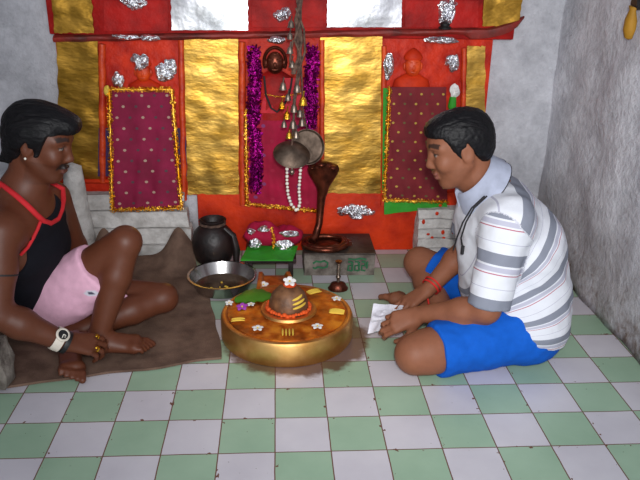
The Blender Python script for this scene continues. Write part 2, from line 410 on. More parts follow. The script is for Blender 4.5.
# beaten metal sheets
def metal(name, x0, y0, x1, y1, m, label, cat, group=None, top=None, y=1.098, amp=.006, seed=0, th=.006, xb0=None, xb1=None, edge=.006, fs=14, bulge=0.):
    TL, TR, BR, BL = at(x0, y0, y), at(x1, y0, y), at(xb1 or x1, y1, y), at(xb0 or x0, y1, y)
    if top:
        for c in (TL, TR): c.z = top
    return tag(sheet(name, TL, TR, BR, BL, m, None, 22, 50, th, amp, fs, edge=edge, seed=seed, bulge=bulge), label, cat, group)
G = 'gold foil sheets on the shrine'
metal('gold_foil_sheet', 57, 41, 98, 180, 'golddk', 'dark gold foil sheet behind the seated man in the black vest', 'gold panel', G, seed=1, xb0=61, xb1=101, y=1.106)
metal('gold_foil_sheet', 54, 0, 94, 33, 'golddk', 'gold foil sheet at top left above the ledge', 'gold panel', G, top=1.3, seed=2, xb0=55, y=1.09)
metal('gold_foil_sheet', 183, 37, 238, 194, 'gold', 'gold foil sheet between left maroon cloth and central idol', 'gold panel', G, seed=3, xb0=188, xb1=239, y=1.1)
metal('gold_foil_sheet', 320, 33, 382, 193, 'gold', 'bright gold foil sheet just right of the hanging bell plates', 'gold panel', G, seed=4, xb0=323, xb1=381, y=1.1)
metal('gold_foil_sheet', 467, 46, 485, 190, 'gold', 'narrow gold foil strip directly above the striped-shirt man\'s head', 'gold panel', G, seed=5, xb0=463, xb1=484, y=1.104)
metal('gold_foil_sheet', 482, 0, 524, 26, 'golddk', 'gold foil sheet at top right end above the ledge', 'gold panel', G, top=1.3, seed=6, y=1.09, xb0=482, xb1=518)
S = 'silver sheets above the ledge'
metal('silver_sheet', 172, 0, 248, 30, 'silver', 'shiny silver sheet above the gold panel left of centre', 'silver panel', S, top=1.2, seed=7, y=1.088, amp=.0025, edge=.004, fs=16, bulge=.014)
metal('silver_sheet', 327, 0, 401, 27, 'silver', 'shiny silver sheet above the gold panel right of centre', 'silver panel', S, top=1.2, seed=8, y=1.088, amp=.0025, edge=.004, fs=16, bulge=.014)
# crumpled foil pieces
FG = 'silver foil pieces stuck on the red shrine'
for i, (x, y, w, h, lob, lab, yy) in enumerate([
    (133, 2, .10, .07, [(-.4, .2, .6, .8), (.4, .1, .6, .9), (0, -.4, .5, .5)], 'silver foil piece high on the upper left red panel', 1.085),
    (126, 37, .09, .022, None, 'left one of two flat silver foil strips on the ledge above the left idol', 1.05),
    (150, 38, .07, .024, None, 'right one of two flat silver foil strips on the ledge above the left idol', 1.05),
    (118, 80, .05, .06, None, 'silver foil on the left shoulder of the left red idol', 1.066),
    (140, 62, .07, .07, [(-.4, .3, .6, .6), (.3, .1, .7, .8), (-.2, -.5, .5, .5)], 'silver foil crown piece on the left red idol', 1.06),
    (166, 70, .09, .09, [(-.4, -.2, .6, .8), (.4, .3, .6, .7), (.1, -.5, .6, .4)], 'silver foil on the right shoulder of the left red idol', 1.066),
    (283, 15, .075, .06, [(-.3, -.1, .7, .8), (.3, .2, .6, .8)], 'silver foil piece on the red panel above the central idol', 1.085),
    (277, 40, .075, .026, None, 'flat silver foil bar on the ledge over the central dark face', 1.05),
    (447, 11, .10, .10, [(-.35, -.1, .35, 1.), (.35, .1, .35, 1.), (0, .5, .8, .3), (0, -.5, .5, .4)], 'silver foil ring piece on the upper right red panel', 1.085),
    (442, 40, .13, .03, None, 'long flat silver foil strip on the ledge above the right idol', 1.05),
    (389, 66, .04, .10, None, 'silver foil on the left side of the right red idol', 1.066),
    (452, 64, .07, .08, [(-.3, .3, .6, .6), (.3, 0, .6, .9)], 'silver foil on the right side of the right red idol', 1.066),
    (356, 211, .135, .075, [(-.75, 0, .5, .6), (-.3, .4, .45, .5), (0, -.1, .5, 1.), (.4, .2, .45, .6), (.75, -.1, .5, .5), (.1, -.75, .4, .4)], 'butterfly-shaped silver foil ornament low on the red plinth', 1.092)]):
    foil_lump('silver_foil', at(x, y, yy), w, h, None, lab, 'foil ornament', FG, seed=i*3.3, d=.014, lobes=lob)

# idols in the niches
def idol(px, py, sc, label, m, face='orange', y=1.085, arms=False):
    c = at(px, py, y); t = thing('idol', label, 'idol', (c.x, 1.10, c.z-.2*sc), 'idols in the shrine niches')
    bm = bmesh.new()
    add_ball(bm, c, .036*sc, (1, .7, 1.25), 20); add_ball(bm, c+V(0, -.022*sc, -.006*sc), .01*sc, (.7, .8, 1.4), 10)
    for s in (-1, 1): add_ball(bm, c+V(.036*sc*s, .004, -.002), .012*sc, (.6, .6, 1.4), 10); add_tube(bm, [c+V(.005*s, -.022*sc, .014*sc), c+V(.024*s*sc, -.018*sc, .016*sc)], .004*sc, 6)
    add_tube(bm, [c+V(-.012*sc, -.023*sc, -.022*sc), c+V(0, -.026*sc, -.024*sc), c+V(.012*sc, -.023*sc, -.022*sc)], .004*sc, 6)
    obj('face', bm, face, t)
    bm = bmesh.new(); rings = []
    add_lathe(bm, [(0, .0), (.03*sc, -.004), (.075*sc, -.03*sc), (.09*sc, -.08*sc), (.085*sc, -.2*sc), (0, -.205*sc)], c+V(0, .014, -.03*sc), 24, 1, .4)
    for s in (): add_tube(bm, [c+V(.08*s*sc, 0, -.07*sc), c+V(.10*s*sc, -.012, -.12*sc), c+V(.05*s*sc, -.03*sc, -.16*sc)], [.022*sc, .02*sc, .016*sc], 8)
    obj('body', bm, m, t)
    if arms:   # dark arched halo round the central face
        bm = bmesh.new(); add_tube(bm, [c+V(.044*math.cos(q), .008, .004+.056*math.sin(q)) for q in [PI*(-.15+1.3*i/18) for i in range(19)]], .007, 8); obj('halo', bm, 'copper', t); return t
    bm = bmesh.new(); add_lathe(bm, [(.038*sc, 0), (.042*sc, .012*sc), (.03*sc, .03*sc), (.012*sc, .045*sc), (0, .05*sc)], c+V(0, .006, .026*sc), 20, 1, .7)
    obj('crown', bm, m, t)
    return t
idol(143, 72, .85, 'red relief idol with silver foil in the left niche', 'red')
ci = idol(275, 63, 1.0, 'central idol with dark face, red dress and foil bar above', 'crimson', 'copper', 1.07, True)
sheet('dress', at(267, 78, 1.062), at(298, 78, 1.062), at(306, 113, 1.055), at(260, 113, 1.055), 'dressred', ci, 16, 16, .003, .004, 20, fold=.005, nf=4)
tinsel('dress_braid', [at(264, 94, 1.048), at(280, 97, 1.046), at(302, 93, 1.048)], .006, 'tinsel', ci, 700, .006, 33)
idol(413, 66, .95, 'orange-red relief idol above the right maroon cloth', 'red')
bm = bmesh.new(); c = at(275, 63, 1.05)
add_tube(bm, [at(264, 76, 1.03)+V(0, 0, 0), at(266, 95, 1.02), at(271, 108, 1.015), at(277, 112, 1.012), at(284, 105, 1.015), at(290, 92, 1.02), at(292, 78, 1.03)], .004, 8)
obj('necklace', bm, 'blackcord', ci)

# cloths
def cloth(name, q, m, label, group, y=1.075, seed=0, fold=.006, nf=3, trim=(0, 1, 2, 3), tw=.018, yb=None, th=.003):
    P = [at(px, py, y if i < 2 else (yb or y)) for i, (px, py) in enumerate(q)]
    base = Vector((P[0]+P[1])/2)
    t = thing(name, label, 'cloth', (base.x, base.y, base.z), group)
    sheet('fabric', *P, m, t, 30, 44, th, .004, 12, fold=fold, nf=nf, seed=seed)
    off = V(0, -.012, 0)
    e = [[P[0], P[1]], [P[1], P[2]], [P[2], P[3]], [P[3], P[0]]]
    for k in trim: tinsel('tinsel_trim', [e[k][0]+off, e[k][1]+off], tw, 'tinsel', t, 1000, .011, seed*10+k)
    return t
CG = 'offering cloths hung on the shrine'
cloth('purple_cloth', [(99, 128), (186, 128), (187, 176), (98, 176)], 'purple', 'dark purple cloth showing behind both edges of left maroon cloth', CG, 1.09, 3, .003, 2, ())
cl = cloth('dotted_cloth', [(110, 89), (172, 89), (182, 207), (113, 209)], 'maroon', 'maroon dotted cloth with gold tinsel edge hung at left', CG, 1.06, 1, .005, 3, (0, 1, 2, 3), .02, .972)
cloth('magenta_cloth', [(246, 108), (317, 108), (319, 210), (247, 203)], 'magenta', 'magenta cloth with gold hem hung below the central idol', CG, 1.06, 2, .008, 4, (2, 3), .017)
cloth('dotted_cloth', [(389, 87), (446, 87), (447, 201), (384, 199)], 'maroon2', 'brownish maroon dotted cloth with gold hem hung at right', CG, 1.06, 4, .008, 3, (2, 3), .018)
cloth('green_cloth', [(384, 192), (446, 192), (447, 207), (384, 214)], 'green', 'bright green cloth under the hem of the right maroon cloth', CG, 1.075, 5, .004, 3, (), .01)
sheet('green_edge', at(383, 88, 1.08), at(390, 88, 1.08), at(388, 190, 1.08), at(382, 190, 1.08), 'green', bpy.data.objects['green_cloth'], 3, 20, .004, .003)
# purple tinsel garlands beside the central idol
for i, (a, b, lab) in enumerate((((253, 50), (256, 190), 'purple tinsel garland hanging left of the central idol'), ((312, 48), (310, 128), 'purple tinsel garland hanging right of the central idol'))):
    p, q = at(*a, 1.055), at(*b, 1.05)
    o = tinsel('tinsel_garland', [p+(q-p)*k/6+V(.006*math.sin(k*1.7), 0, 0) for k in range(7)], .05, 'purpletin', None, 2200, .022, 50+i)
    tag(o, lab, 'garland', 'purple garlands beside the central idol')
# flower, small bits
bm = bmesh.new(); c = at(107, 91, 1.05); add_ball(bm, c, .017, (.8, .5, 1.3), 12); add_ball(bm, c+V(.004, -.004, .014), .01, (.7, .7, 1), 10)
tag(obj('yellow_flower', bm, 'yellow'), 'yellow flower bud at upper left corner of left maroon cloth', 'flower')
foil_lump('white_charm', at(455, 91, 1.06), .04, .06, None, 'small pale foil charm at top right of the right maroon cloth', 'charm', None, 91, .014, 'petal')
bm = bmesh.new(); add_tube(bm, [at(453, 97, 1.06), at(452, 106, 1.055), at(454, 118, 1.06)], [.014, .018, .006], 8); tag(obj('green_ribbon', bm, 'green'), 'short green ribbon tail under the pale charm at right', 'ribbon')
bm = bmesh.new(); c = at(445, 26, 1.04)
add_lathe(bm, [(0, 0), (.024, 0), (.026, .008), (.018, .012), (.02, .022), (.008, .03), (0, .03)], c+V(0, 0, -.012), 18)
tag(obj('oil_lamp', bm, 'black'), 'small black oil lamp on the ledge above right idol', 'lamp')

# lime-washed masonry steps
def courses(name, x0, x1, ytop, ybot, z1, n, label, mark=False, seed=0):
    t = thing(name, label, 'masonry step', ((x0+x1)/2, ybot, 0))
    for i in range(n):
        a = i/n; y = ybot+(ytop-ybot)*a; zz0, zz1 = z1*i/n, z1*(i+1)/n
        bm = bmesh.new(); add_box(bm, (x0-.01*(n-i)*0, y, zz0+.002), (x1+.012*(n-i), 1.094, zz1-.001), .0)
        bmesh.ops.subdivide_edges(bm, edges=bm.edges[:], cuts=9, use_grid_fill=True)
        for v in bm.verts:
            v.co += V(noise.noise(v.co*14+V(seed, 0, 0)), noise.noise(v.co*14+V(0, seed+4, 0)), .6*noise.noise(v.co*12+V(0, 0, seed+9)))*.009
            v.co.z = max(v.co.z, .0); v.co.y = min(v.co.y, 1.094)
        obj('course', bm, 'white', t)
    return t
courses('masonry_step', -.86, -.40, 1.055, .99, .285, 4, 'lime-washed masonry step under the left maroon cloth behind the mat', seed=3)
ms = courses('masonry_step', .625, .86, 1.05, 1.0, .215, 5, 'lime-washed masonry step with red smears below the right maroon cloth', seed=8)
rnd = random.Random(5)
for k in range(8):
    p = at(rnd.uniform(424, 456), rnd.uniform(208, 243), 1.0); bm = bmesh.new()
    i = min(4, max(0, int(p.z/.043))); p.y = 1.0+.05*i/5
    add_ball(bm, p, .008, (1., .5, rnd.uniform(.6, 1.6)), 8); obj('red_smear', bm, 'red', ms)
# stub of plaster by the left end
bm = bmesh.new(); add_lathe(bm, [(0, 0), (.07, 0), (.066, .12), (.05, .25), (.042, .36), (.03, .42), (0, .44)], (-.83, 1.0, 0), 20, 1, .8)
for v in bm.verts: v.co += V(noise.noise(v.co*16), noise.noise(v.co*16+V(3, 0, 0)), 0)*.014
tag(obj('plaster_stub', bm, 'white'), 'rough whitish plaster stub beside the left dark gold sheet', 'stone')

# ------------------------------------------------------------------ mat
bm = bmesh.new()
def mat_h(x, y):
    h = .006+.006*abs(noise.noise(V(x*5, y*5, 2)))
    e = max(0, (y-.80)/.17); up = .035*min(e, 1.2)**1.4
    up += .12*math.exp(-((x+.395)/.06)**2)*min(e, 1)**1.5+.13*math.exp(-((x+.72)/.05)**2)*min(e, 1)**1.5
    return h+up*(1+.5*noise.noise(V(x*11, y*9, 7)))
NX, NY = 90, 110; top = []; bot = []
for j in range(NY+1):
    v = j/NY; ra, rb = [], []
    for i in range(NX+1):
        u = i/NX
        y0 = -.03+.20*u**1.2 + .014*noise.noise(V(u*7, 0, 5))
        y1 = .955-.0*u
        y = y0+(y1-y0)*v
        xr = -.175-.17*v**1.3+.012*noise.noise(V(v*6, 3, 0))+(.0 if v < .1 else 0)
        x = -1.15+(xr+1.15)*u
        z = mat_h(x, y)
        ra.append(bm.verts.new((x, y, z+.004))); rb.append(bm.verts.new((x, y, max(.0005, z-.004))))
    top.append(ra); bot.append(rb)
for j in range(NY):
    for i in range(NX):
        bm.faces.new((top[j][i], top[j][i+1], top[j+1][i+1], top[j+1][i])); bm.faces.new((bot[j][i], bot[j+1][i], bot[j+1][i+1], bot[j][i+1]))
for i in range(NX):
    bm.faces.new((top[0][i], bot[0][i], bot[0][i+1], top[0][i+1])); bm.faces.new((top[NY][i], top[NY][i+1], bot[NY][i+1], bot[NY][i]))
for j in range(NY):
    bm.faces.new((top[j][0], top[j+1][0], bot[j+1][0], bot[j][0])); bm.faces.new((top[j][NX], bot[j][NX], bot[j+1][NX], top[j+1][NX]))
tag(obj('jute_mat', bm, 'mat'), 'brown jute mat rumpled on the floor under the man in black vest', 'mat')
# rough stone at the bottom left
bm = bmesh.new(); add_box(bm, (-1.1, -.015, .0), (-.79, .05, .15), 0); bmesh.ops.subdivide_edges(bm, edges=bm.edges[:], cuts=6, use_grid_fill=True)
for v in bm.verts:
    v.co += V(noise.noise(v.co*13), .5*noise.noise(v.co*13+V(4, 0, 0)), noise.noise(v.co*13+V(0, 5, 0)))*.02; v.co.z = max(v.co.z+.024, .022)
tag(obj('stone_block', bm, 'stone'), 'rough grey stone block at left edge below the forearm of the man in black vest', 'stone')

# ------------------------------------------------------------------ lingam
LX, LY, LR, LH = .041, .340, .228, .088
lg = thing('lingam_shrine', 'round brass lingam base with orange top and stone dome on tiles', 'lingam', (LX, LY, 0))
bm = bmesh.new()
add_lathe(bm, [(0, .002), (LR*.985, .002), (LR, .008), (LR, LH-.012), (LR-.004, LH-.003), (LR-.012, LH), (LR-.02, LH-.002), (LR-.03, LH-.008), (0, LH-.008)], (LX, LY, 0), 96)
obj('brass_drum', bm, 'brass', lg)
def mat_top():
    t = NT('orange_stained_brass'); v = t.pos(); n = t.noise(v, 16, 5); n2 = t.noise(v, 40, 4)
    c = t.ramp(n, [(.3, srgb(110, 52, 16)), (.5, srgb(186, 96, 20)), (.68, srgb(220, 138, 36))])
    t.set(Base_Color=c, Metallic=t.ramp(n2, [(.4, (.2, .2, .2, 1)), (.6, (.75, .75, .75, 1))]), Roughness=.33); t.bump(n2, .35, .004); return t.m
M['stain'] = mat_top()
bm = bmesh.new(); add_lathe(bm, [(0, LH-.012), (LR-.022, LH-.012), (LR-.024, LH-.001), (LR*.7, LH+.004), (.125, LH+.008), (0, LH+.008)], (LX, LY, 0), 72); obj('stained_top', bm, 'stain', lg)
bm = bmesh.new()   # spout running to the back
L0, L1 = LY+.14, LY+.32
for side in (0,):
    pr = []
    for i in range(13):
        k = i/12; y = L0+(L1-L0)*k; w = .075-.015*k; x = LX-.035-.01*k; zb, zt = LH*.35*(1-k*.2), LH+.012-.006*k
        pr.append([bm.verts.new(p) for p in ((x-w, y, zb), (x-w, y, zt), (x-w+.014, y, zt), (x-w+.022, y, zt-.016), (x+w-.022, y, zt-.016), (x+w-.014, y, zt), (x+w, y, zt), (x+w, y, zb))])
    for a, b in zip(pr, pr[1:]):
        for j in range(8): bm.faces.new((a[j], a[(j+1) % 8], b[(j+1) % 8], b[j]))
    bm.faces.new(pr[0]); bm.faces.new(pr[-1][::-1])
obj('spout', bm, 'stain', lg)
DX, DY, DZ = LX+.005, LY-.01, LH+.006
bm = bmesh.new(); add_lathe(bm, [(.07, 0), (.092, 0), (.097, .006), (.094, .014), (.08, .016), (.07, .012)], (DX, DY, DZ-.002), 60, closed=True); obj('brass_collar', bm, 'brass', lg)
bm = bmesh.new(); rnd = random.Random(3)
for k in range(46):
    a = 2*PI*k/46; add_ball(bm, V(DX+.073*math.cos(a), DY+.073*math.sin(a), DZ+.018+rnd.uniform(-.003, .004)), rnd.uniform(.006, .009), (1, 1, .8), 8)
obj('marigold_ring', bm, 'marigold', lg)
M['dome'] = mottled('ochre_stone', srgb(84, 52, 30), srgb(124, 84, 54), 30, .55, 0, .6, 90, .004)
bm = bmesh.new(); add_lathe(bm, [(0, -.004), (.064, -.004), (.068, .015), (.066, .04), (.057, .066), (.04, .085), (.02, .095), (0, .098)], (DX, DY, DZ), 40); obj('stone_dome', bm, 'dome', lg)
bm = bmesh.new(); add_lathe(bm, [(.0, .0), (.02, .0), (.024, .006), (.014, .012), (0, .013)], (DX+.004, DY+.004, DZ+.093), 14); obj('vermilion_dab', bm, 'orange', lg)
def paste(center, n, up, right, lines=3, w=.007, L=.04, gap=.013, plate=False):
    bm = bmesh.new(); n = Vector(n).normalized(); right = Vector(right).normalized(); up = Vector(up).normalized()
    for k in range(lines):
        o = Vector(center)+up*gap*(k-(lines-1)/2)
        pts = [o+right*L*(s-.5)+n*(.001+.002*math.sin(PI*s)) for s in (0, .2, .4, .6, .8, 1)]
        add_tube(bm, pts, [w*.3, w*.5, w*.55, w*.55, w*.5, w*.3], 6)
    if plate:
        o = Vector(center); add_tube(bm, [o-right*L*.48-up*gap*1.0, o-right*L*.48+up*gap*1.0], w*.45, 6)
    return obj('sandal_paste_mark', bm, 'yellow', lg)
# dome marks: on the camera-right front flank
nd = V(.45, -.8, .38).normalized(); rt = V(.87, .45, .25).normalized()
bm = bmesh.new()
for k in range(3):
    pts = []
    for s in range(7):
        az = math.radians(-78+s*8); z = .040+k*.0135+s*.0012
        rr = np.interp(z, [-.004, .015, .04, .066, .085, .095], [.064, .068, .066, .057, .04, .02])+.0012
        pts.append(V(DX+rr*math.cos(az), DY+rr*math.sin(az), DZ+z))
    add_tube(bm, pts, [.002, .004, .0045, .0045, .0045, .004, .002], 6)
obj('sandal_paste_mark', bm, 'yellow', lg)
top = LH+.0045
paste((LX+.0, LY-.158, top), (0, 0, 1), (1, 0, 0), (0, 1, 0), 4, .006, .042, .011)
paste((LX+.172, LY-.02, top), (0, 0, 1), (.2, 1, 0), (1, -.2, 0), 3, .009, .05, .011, True)
paste((LX-.165, LY-.07, top), (0, 0, 1), (0, 1, 0), (1, .1, 0), 2, .006, .045, .013)
paste((LX+.10, LY+.14, top), (0, 0, 1), (-.5, 1, 0), (1, .5, 0), 3, .007, .05, .011, True)
# flowers
def flower(loc, r, label, m='petal', tilt=(0, 0, 1), group='white flowers on the lingam', name='white_flower'):
    t = thing(name, label, 'flower', loc, group); loc = Vector(loc); r *= .88
    R = V(0, 0, 1).rotation_difference(Vector(tilt)).to_matrix()
    for k in range(5):
        bm = bmesh.new(); a = 2*PI*k/5+.3; d = V(math.cos(a), math.sin(a), 0); s = V(-d.y, d.x, 0)
        prof = [(0.1, .12, 0), (.35, .3, .1), (.65, .36, .16), (.9, .25, .12), (1.02, .06, .05)]
        for q in (0, 1):
            rows = [[bm.verts.new(loc+R @ ((d*u+s*w*e)*r+V(0, 0, (h+.05*(1-abs(e))-.07*q)*r+.004))) for e in (-1, 0, 1)] for u, w, h in prof]
            for x, y in zip(rows, rows[1:]):
                for j in (0, 1): bm.faces.new((x[j], x[j+1], y[j+1], y[j]))
        obj('petal', bm, m, t)
    bm = bmesh.new(); add_ball(bm, loc+R @ V(0, 0, .006), r*.16, (1, 1, 1), 8); obj('centre', bm, 'yellow', t)
    return t
flower((LX-.098, LY-.135, top), .022, 'white flower at front left on the lingam top')
flower((LX+.098, LY-.128, top), .022, 'white flower at front right on the lingam top')
flower((LX+.178, LY+.075, top), .021, 'white flower near the right back rim of the lingam top')
flower((DX+.003, DY+.005, DZ+.106), .026, 'white flower on the very top of the stone dome', tilt=(.1, -.4, 1))
flower((LX-.085, LY+.215, LH-.004), .022, 'white flower lying in the spout behind the dome', tilt=(0, -.3, 1))
flower((LX-.203, LY+.06, LH), .017, 'white flower on the left back rim beside the steel plate', tilt=(0, -.2, 1))
flower((LX-.155, LY+.02, top), .024, 'purple flower on the lingam top in front of the leaf', 'purplepetal', (-.1, -.2, 1), 'purple flower', 'purple_flower')
flower((LX-.125, LY+.03, top+.004), .016, 'small cream flower beside the purple flower on the lingam')
bm = bmesh.new(); rows = []
for q in (0, .003):
    rr = []
    for i in range(15):
        u = i/14; w = .052*math.sin(PI*min(1, u*.97+.03))**.6*(1+.12*math.sin(i*2.1))
        rr.append([bm.verts.new(V(LX-.185+u*.14, LY+.085+.02*u+e*w, top+.008-q+.012*math.sin(PI*u)-.008*abs(e))) for e in (-1, -.5, 0, .5, 1)])
    for a, b in zip(rr, rr[1:]):
        for j in range(4): bm.faces.new((a[j], a[j+1], b[j+1], b[j]))
tag(obj('green_leaf', bm, 'leaf'), 'broad green leaf lying on the lingam left of dome', 'leaf')

# ------------------------------------------------------------------ steel plate with a painted brown reflection
t = thing('steel_plate', 'wide stainless steel plate with sloped rim left of the lingam', 'plate', (-.208, .69, .012))
pc = V(-.208, .69, .016)
bm = bmesh.new(); add_lathe(bm, [(0, 0), (.105, 0), (.128, .05), (.136, .052), (.136, .055), (.127, .055), (.104, .005), (0, .005)], pc, 64); obj('dish', bm, 'steel', t)
bm = bmesh.new(); add_lathe(bm, [(0, .007), (.108, .007), (.109, .011), (0, .012)], pc, 48); obj('brown_reflection', bm, 'steelin', t)  # thin disc that carries the painted reflection
rnd = random.Random(9)
for k in range(9):
    bm = bmesh.new(); add_ball(bm, pc+V(rnd.uniform(-.05, .04), rnd.uniform(-.06, .02), .014), rnd.uniform(.003, .006), (1, 1, .6), 6); obj('petal_scrap', bm, 'yellow', t)
# ------------------------------------------------------------------ dark pot
c = V(-.258, .905, .028)
t = thing('clay_pot', 'sooty dark clay pot on the mat behind the steel plate', 'pot', c)
bm = bmesh.new(); add_lathe(bm, [(0, 0), (.05, 0), (.072, .02), (.085, .06), (.088, .10), (.078, .14), (.055, .165), (.046, .172), (.05, .185), (.056, .192), (.05, .196), (.04, .185), (.036, .17), (0, .165)], c, 40)
for v in bm.verts: v.co += V(1, 1, 0)*.004*noise.noise(v.co*20)
obj('pot', bm, 'clay', t)
bm = bmesh.new(); add_tube(bm, [c+V(.05, -.04, .17), c+V(.085, -.045, .14), c+V(.098, -.05, .08), c+V(.095, -.055, .02)], [.01, .014, .016, .012], 8)
obj('hanging_strip', bm, 'clay', t)
bm = bmesh.new(); add_tube(bm, [c+V(.05*math.cos(a), .05*math.sin(a), .178) for a in [2*PI*k/24 for k in range(25)]], .006, 6); obj('neck_cord', bm, 'cord', t)

# ------------------------------------------------------------------ offering bundle on a small stool
st = thing('wooden_stool', 'low dark wooden stool under the offering bundle', 'stool', (-.02, .90, 0))
x0, x1, y0, y1, zt = -.125, .085, .80, .99, .085
bm = bmesh.new(); add_box(bm, (x0, y0, zt-.018), (x1, y1, zt), .004); obj('top', bm, 'clay', st)
for (a, b) in ((x0+.012, y0+.012), (x1-.032, y0+.012), (x0+.012, y1-.032), (x1-.032, y1-.032)):
    bm = bmesh.new(); add_box(bm, (a, b, 0), (a+.02, b+.02, zt-.017), .003); obj('leg', bm, 'clay', st)
gc = sheet('green_packet_cloth', (-.115, .92, zt+.008), (.095, .91, zt+.012), (.07, .775, zt+.003), (-.14, .782, zt+.003), 'green', None, 20, 20, .004, .005, 20)
tag(gc, 'bright green cloth spread over the low stool behind the lingam', 'cloth')
# give it a hem that hangs over the front
bd = thing('offering_bundle', 'red offering cloth bundle with silver foil on the green cloth', 'bundle', (-.03, .9, zt))
bm = bmesh.new(); add_ball(bm, (-.055, .93, zt+.065), .068, (1.15, .75, .8), 20); add_ball(bm, (.045, .935, zt+.055), .06, (1.2, .75, .7), 20)
for v in bm.verts: v.co += V(noise.noise(v.co*25), noise.noise(v.co*25+V(5, 0, 0)), noise.noise(v.co*25+V(0, 5, 0)))*.016
obj('red_cloth', bm, 'magenta', bd)
for i, (x, y, z, w, h) in enumerate(((-.085, .872, .125, .055, .05), (-.05, .872, .19, .05, .03), (.04, .872, .115, .08, .05), (.06, .885, .165, .085, .03), (-.10, .885, .175, .035, .03))):
    foil_lump('silver_foil', (x, y, z), w, h, bd, seed=20+i*2, d=.014)
tinsel('gold_string', [(-.015, .868, .2), (-.005, .862, .14), (-.01, .858, .11)], .012, 'tinsel', bd, 900, .01, 77)

# ------------------------------------------------------------------ stone slab with green letters
sl = thing('stone_slab', 'low grey stone slab with green lettering on its front', 'slab', (.265, .92, 0))
bm = bmesh.new(); add_box(bm, (.118, .825, 0), (.412, 1.05, .092), 0); bmesh.ops.subdivide_edges(bm, edges=bm.edges[:], cuts=7, use_grid_fill=True)
for v in bm.verts:
    v.co += V(noise.noise(v.co*18), .5*noise.noise(v.co*18+V(4, 0, 0)), .5*noise.noise(v.co*18+V(0, 5, 0)))*.008; v.co.z = max(v.co.z, .0)
obj('block', bm, 'stone', sl)
bm = bmesh.new(); add_box(bm, (.115, .822, .093), (.415, 1.052, .1), .003); obj('oily_top', bm, 'stonedk', sl)
bm = bmesh.new()
def stroke(*p): add_tube(bm, [V(x, .8195, z*1.15) for x, z in p], .0042, 6)
o = .155   # curling mark at the left, then three figures
stroke((o, .05), (o+.012, .058), (o+.03, .055), (o+.045, .06)); stroke((o+.045, .06), (o+.06, .052), (o+.058, .036), (o+.04, .032), (o+.02, .036)); stroke((o+.02, .036), (o+.008, .03), (o, .034))
o = .300
stroke((o, .066), (o+.03, .064), (o+.05, .068), (o+.075, .064))
for dx in (0, .028, .056):
    stroke((o+dx, .055), (o+dx+.014, .055), (o+dx+.016, .040), (o+dx+.002, .040), (o+dx, .022), (o+dx+.016, .020))
stroke((o+.018, .02), (o+.018, .055)); stroke((o+.046, .02), (o+.046, .053)); stroke((o+.078, .03), (o+.08, .055))
obj('green_lettering', bm, 'greenpaint', sl)
# copper cobra with coiled base
cb = V(.212, .90, .100)
t = thing('cobra_statue', 'dark copper cobra with raised hood and coiled base on the slab', 'statue', cb)
bm = bmesh.new()
pts = []; rad = []
for i in range(76):
    a = 2*PI*i/36; r = .102-.028*i/75; pts.append(cb+V(r*math.cos(a), r*.86*math.sin(a), .011+.012*i/75)); rad.append(.010+.002*math.sin(i))
add_tube(bm, pts, rad, 10); obj('coil', bm, 'copper', t)
bm = bmesh.new(); add_lathe(bm, [(0, 0), (.082, 0), (.084, .006), (.05, .01), (0, .012)], cb, 40, 1, .86); obj('base_plate', bm, 'copper', t)
bm = bmesh.new(); xs, ys = cb.x-.025, cb.y+.07
add_tube(bm, [(cb.x-.06, cb.y+.03, cb.z+.015), (cb.x-.04, cb.y+.055, cb.z+.03), (xs, ys, cb.z+.08), (xs+.004, ys+.002, cb.z+.15), (xs+.008, ys, cb.z+.215), (xs+.012, ys-.004, cb.z+.29)], [.016, .016, .015, .016, .02, .028], 14); obj('neck', bm, 'copper', t)
bm = bmesh.new(); hr = []
for (z, w, d) in ((.17, .019, .018), (.20, .028, .02), (.225, .046, .02), (.245, .060, .02), (.262, .066, .02), (.276, .06, .024), (.286, .03, .024), (.292, .01, .012)):
    hr.append([bm.verts.new((xs+.011+w*math.cos(2*PI*k/24), ys-.006-(z-.17)*.25+d*math.sin(2*PI*k/24)+.35*d*math.cos(2*PI*k/24)**2, cb.z+z*1.28-.012)) for k in range(24)])
for a, b in zip(hr, hr[1:]):
    for k in range(24): bm.faces.new((a[k], a[(k+1) % 24], b[(k+1) % 24], b[k]))
bm.faces.new(hr[0][::-1]); bm.faces.new(hr[-1]); obj('hood', bm, 'copper', t)
bm = bmesh.new(); add_ball(bm, (xs+.0, ys-.05, cb.z+.355), .024, (1.0, 1.5, .6), 14)
for k in (-1, 1): add_ball(bm, (xs+.042*k+.005, ys-.045, cb.z+.338), .016, (1., 1.4, .6), 12)
obj('cobra_head', bm, 'copper', t)
# little lamp stand on the floor
lc = onfloor(338, 289)
t = thing('lamp_stand', 'small dark metal lamp stand on tiles before the slab', 'lamp', lc)
bm = bmesh.new(); add_lathe(bm, [(0, 0), (.036, 0), (.037, .006), (.03, .016), (.026, .026), (.012, .032), (0, .033)], lc, 28, 1.1, .9); obj('foot', bm, 'copper', t)
bm = bmesh.new(); add_lathe(bm, [(.007, .03), (.006, .045), (.011, .055), (.006, .066), (.009, .085), (.006, .1), (.0055, .115), (0, .117)], lc, 16); obj('stem', bm, 'bellmetal', t)
bm = bmesh.new(); add_lathe(bm, [(0, .112), (.011, .114), (.014, .122), (.011, .122), (0, .118)], lc, 18); obj('oil_cup', bm, 'copper', t)

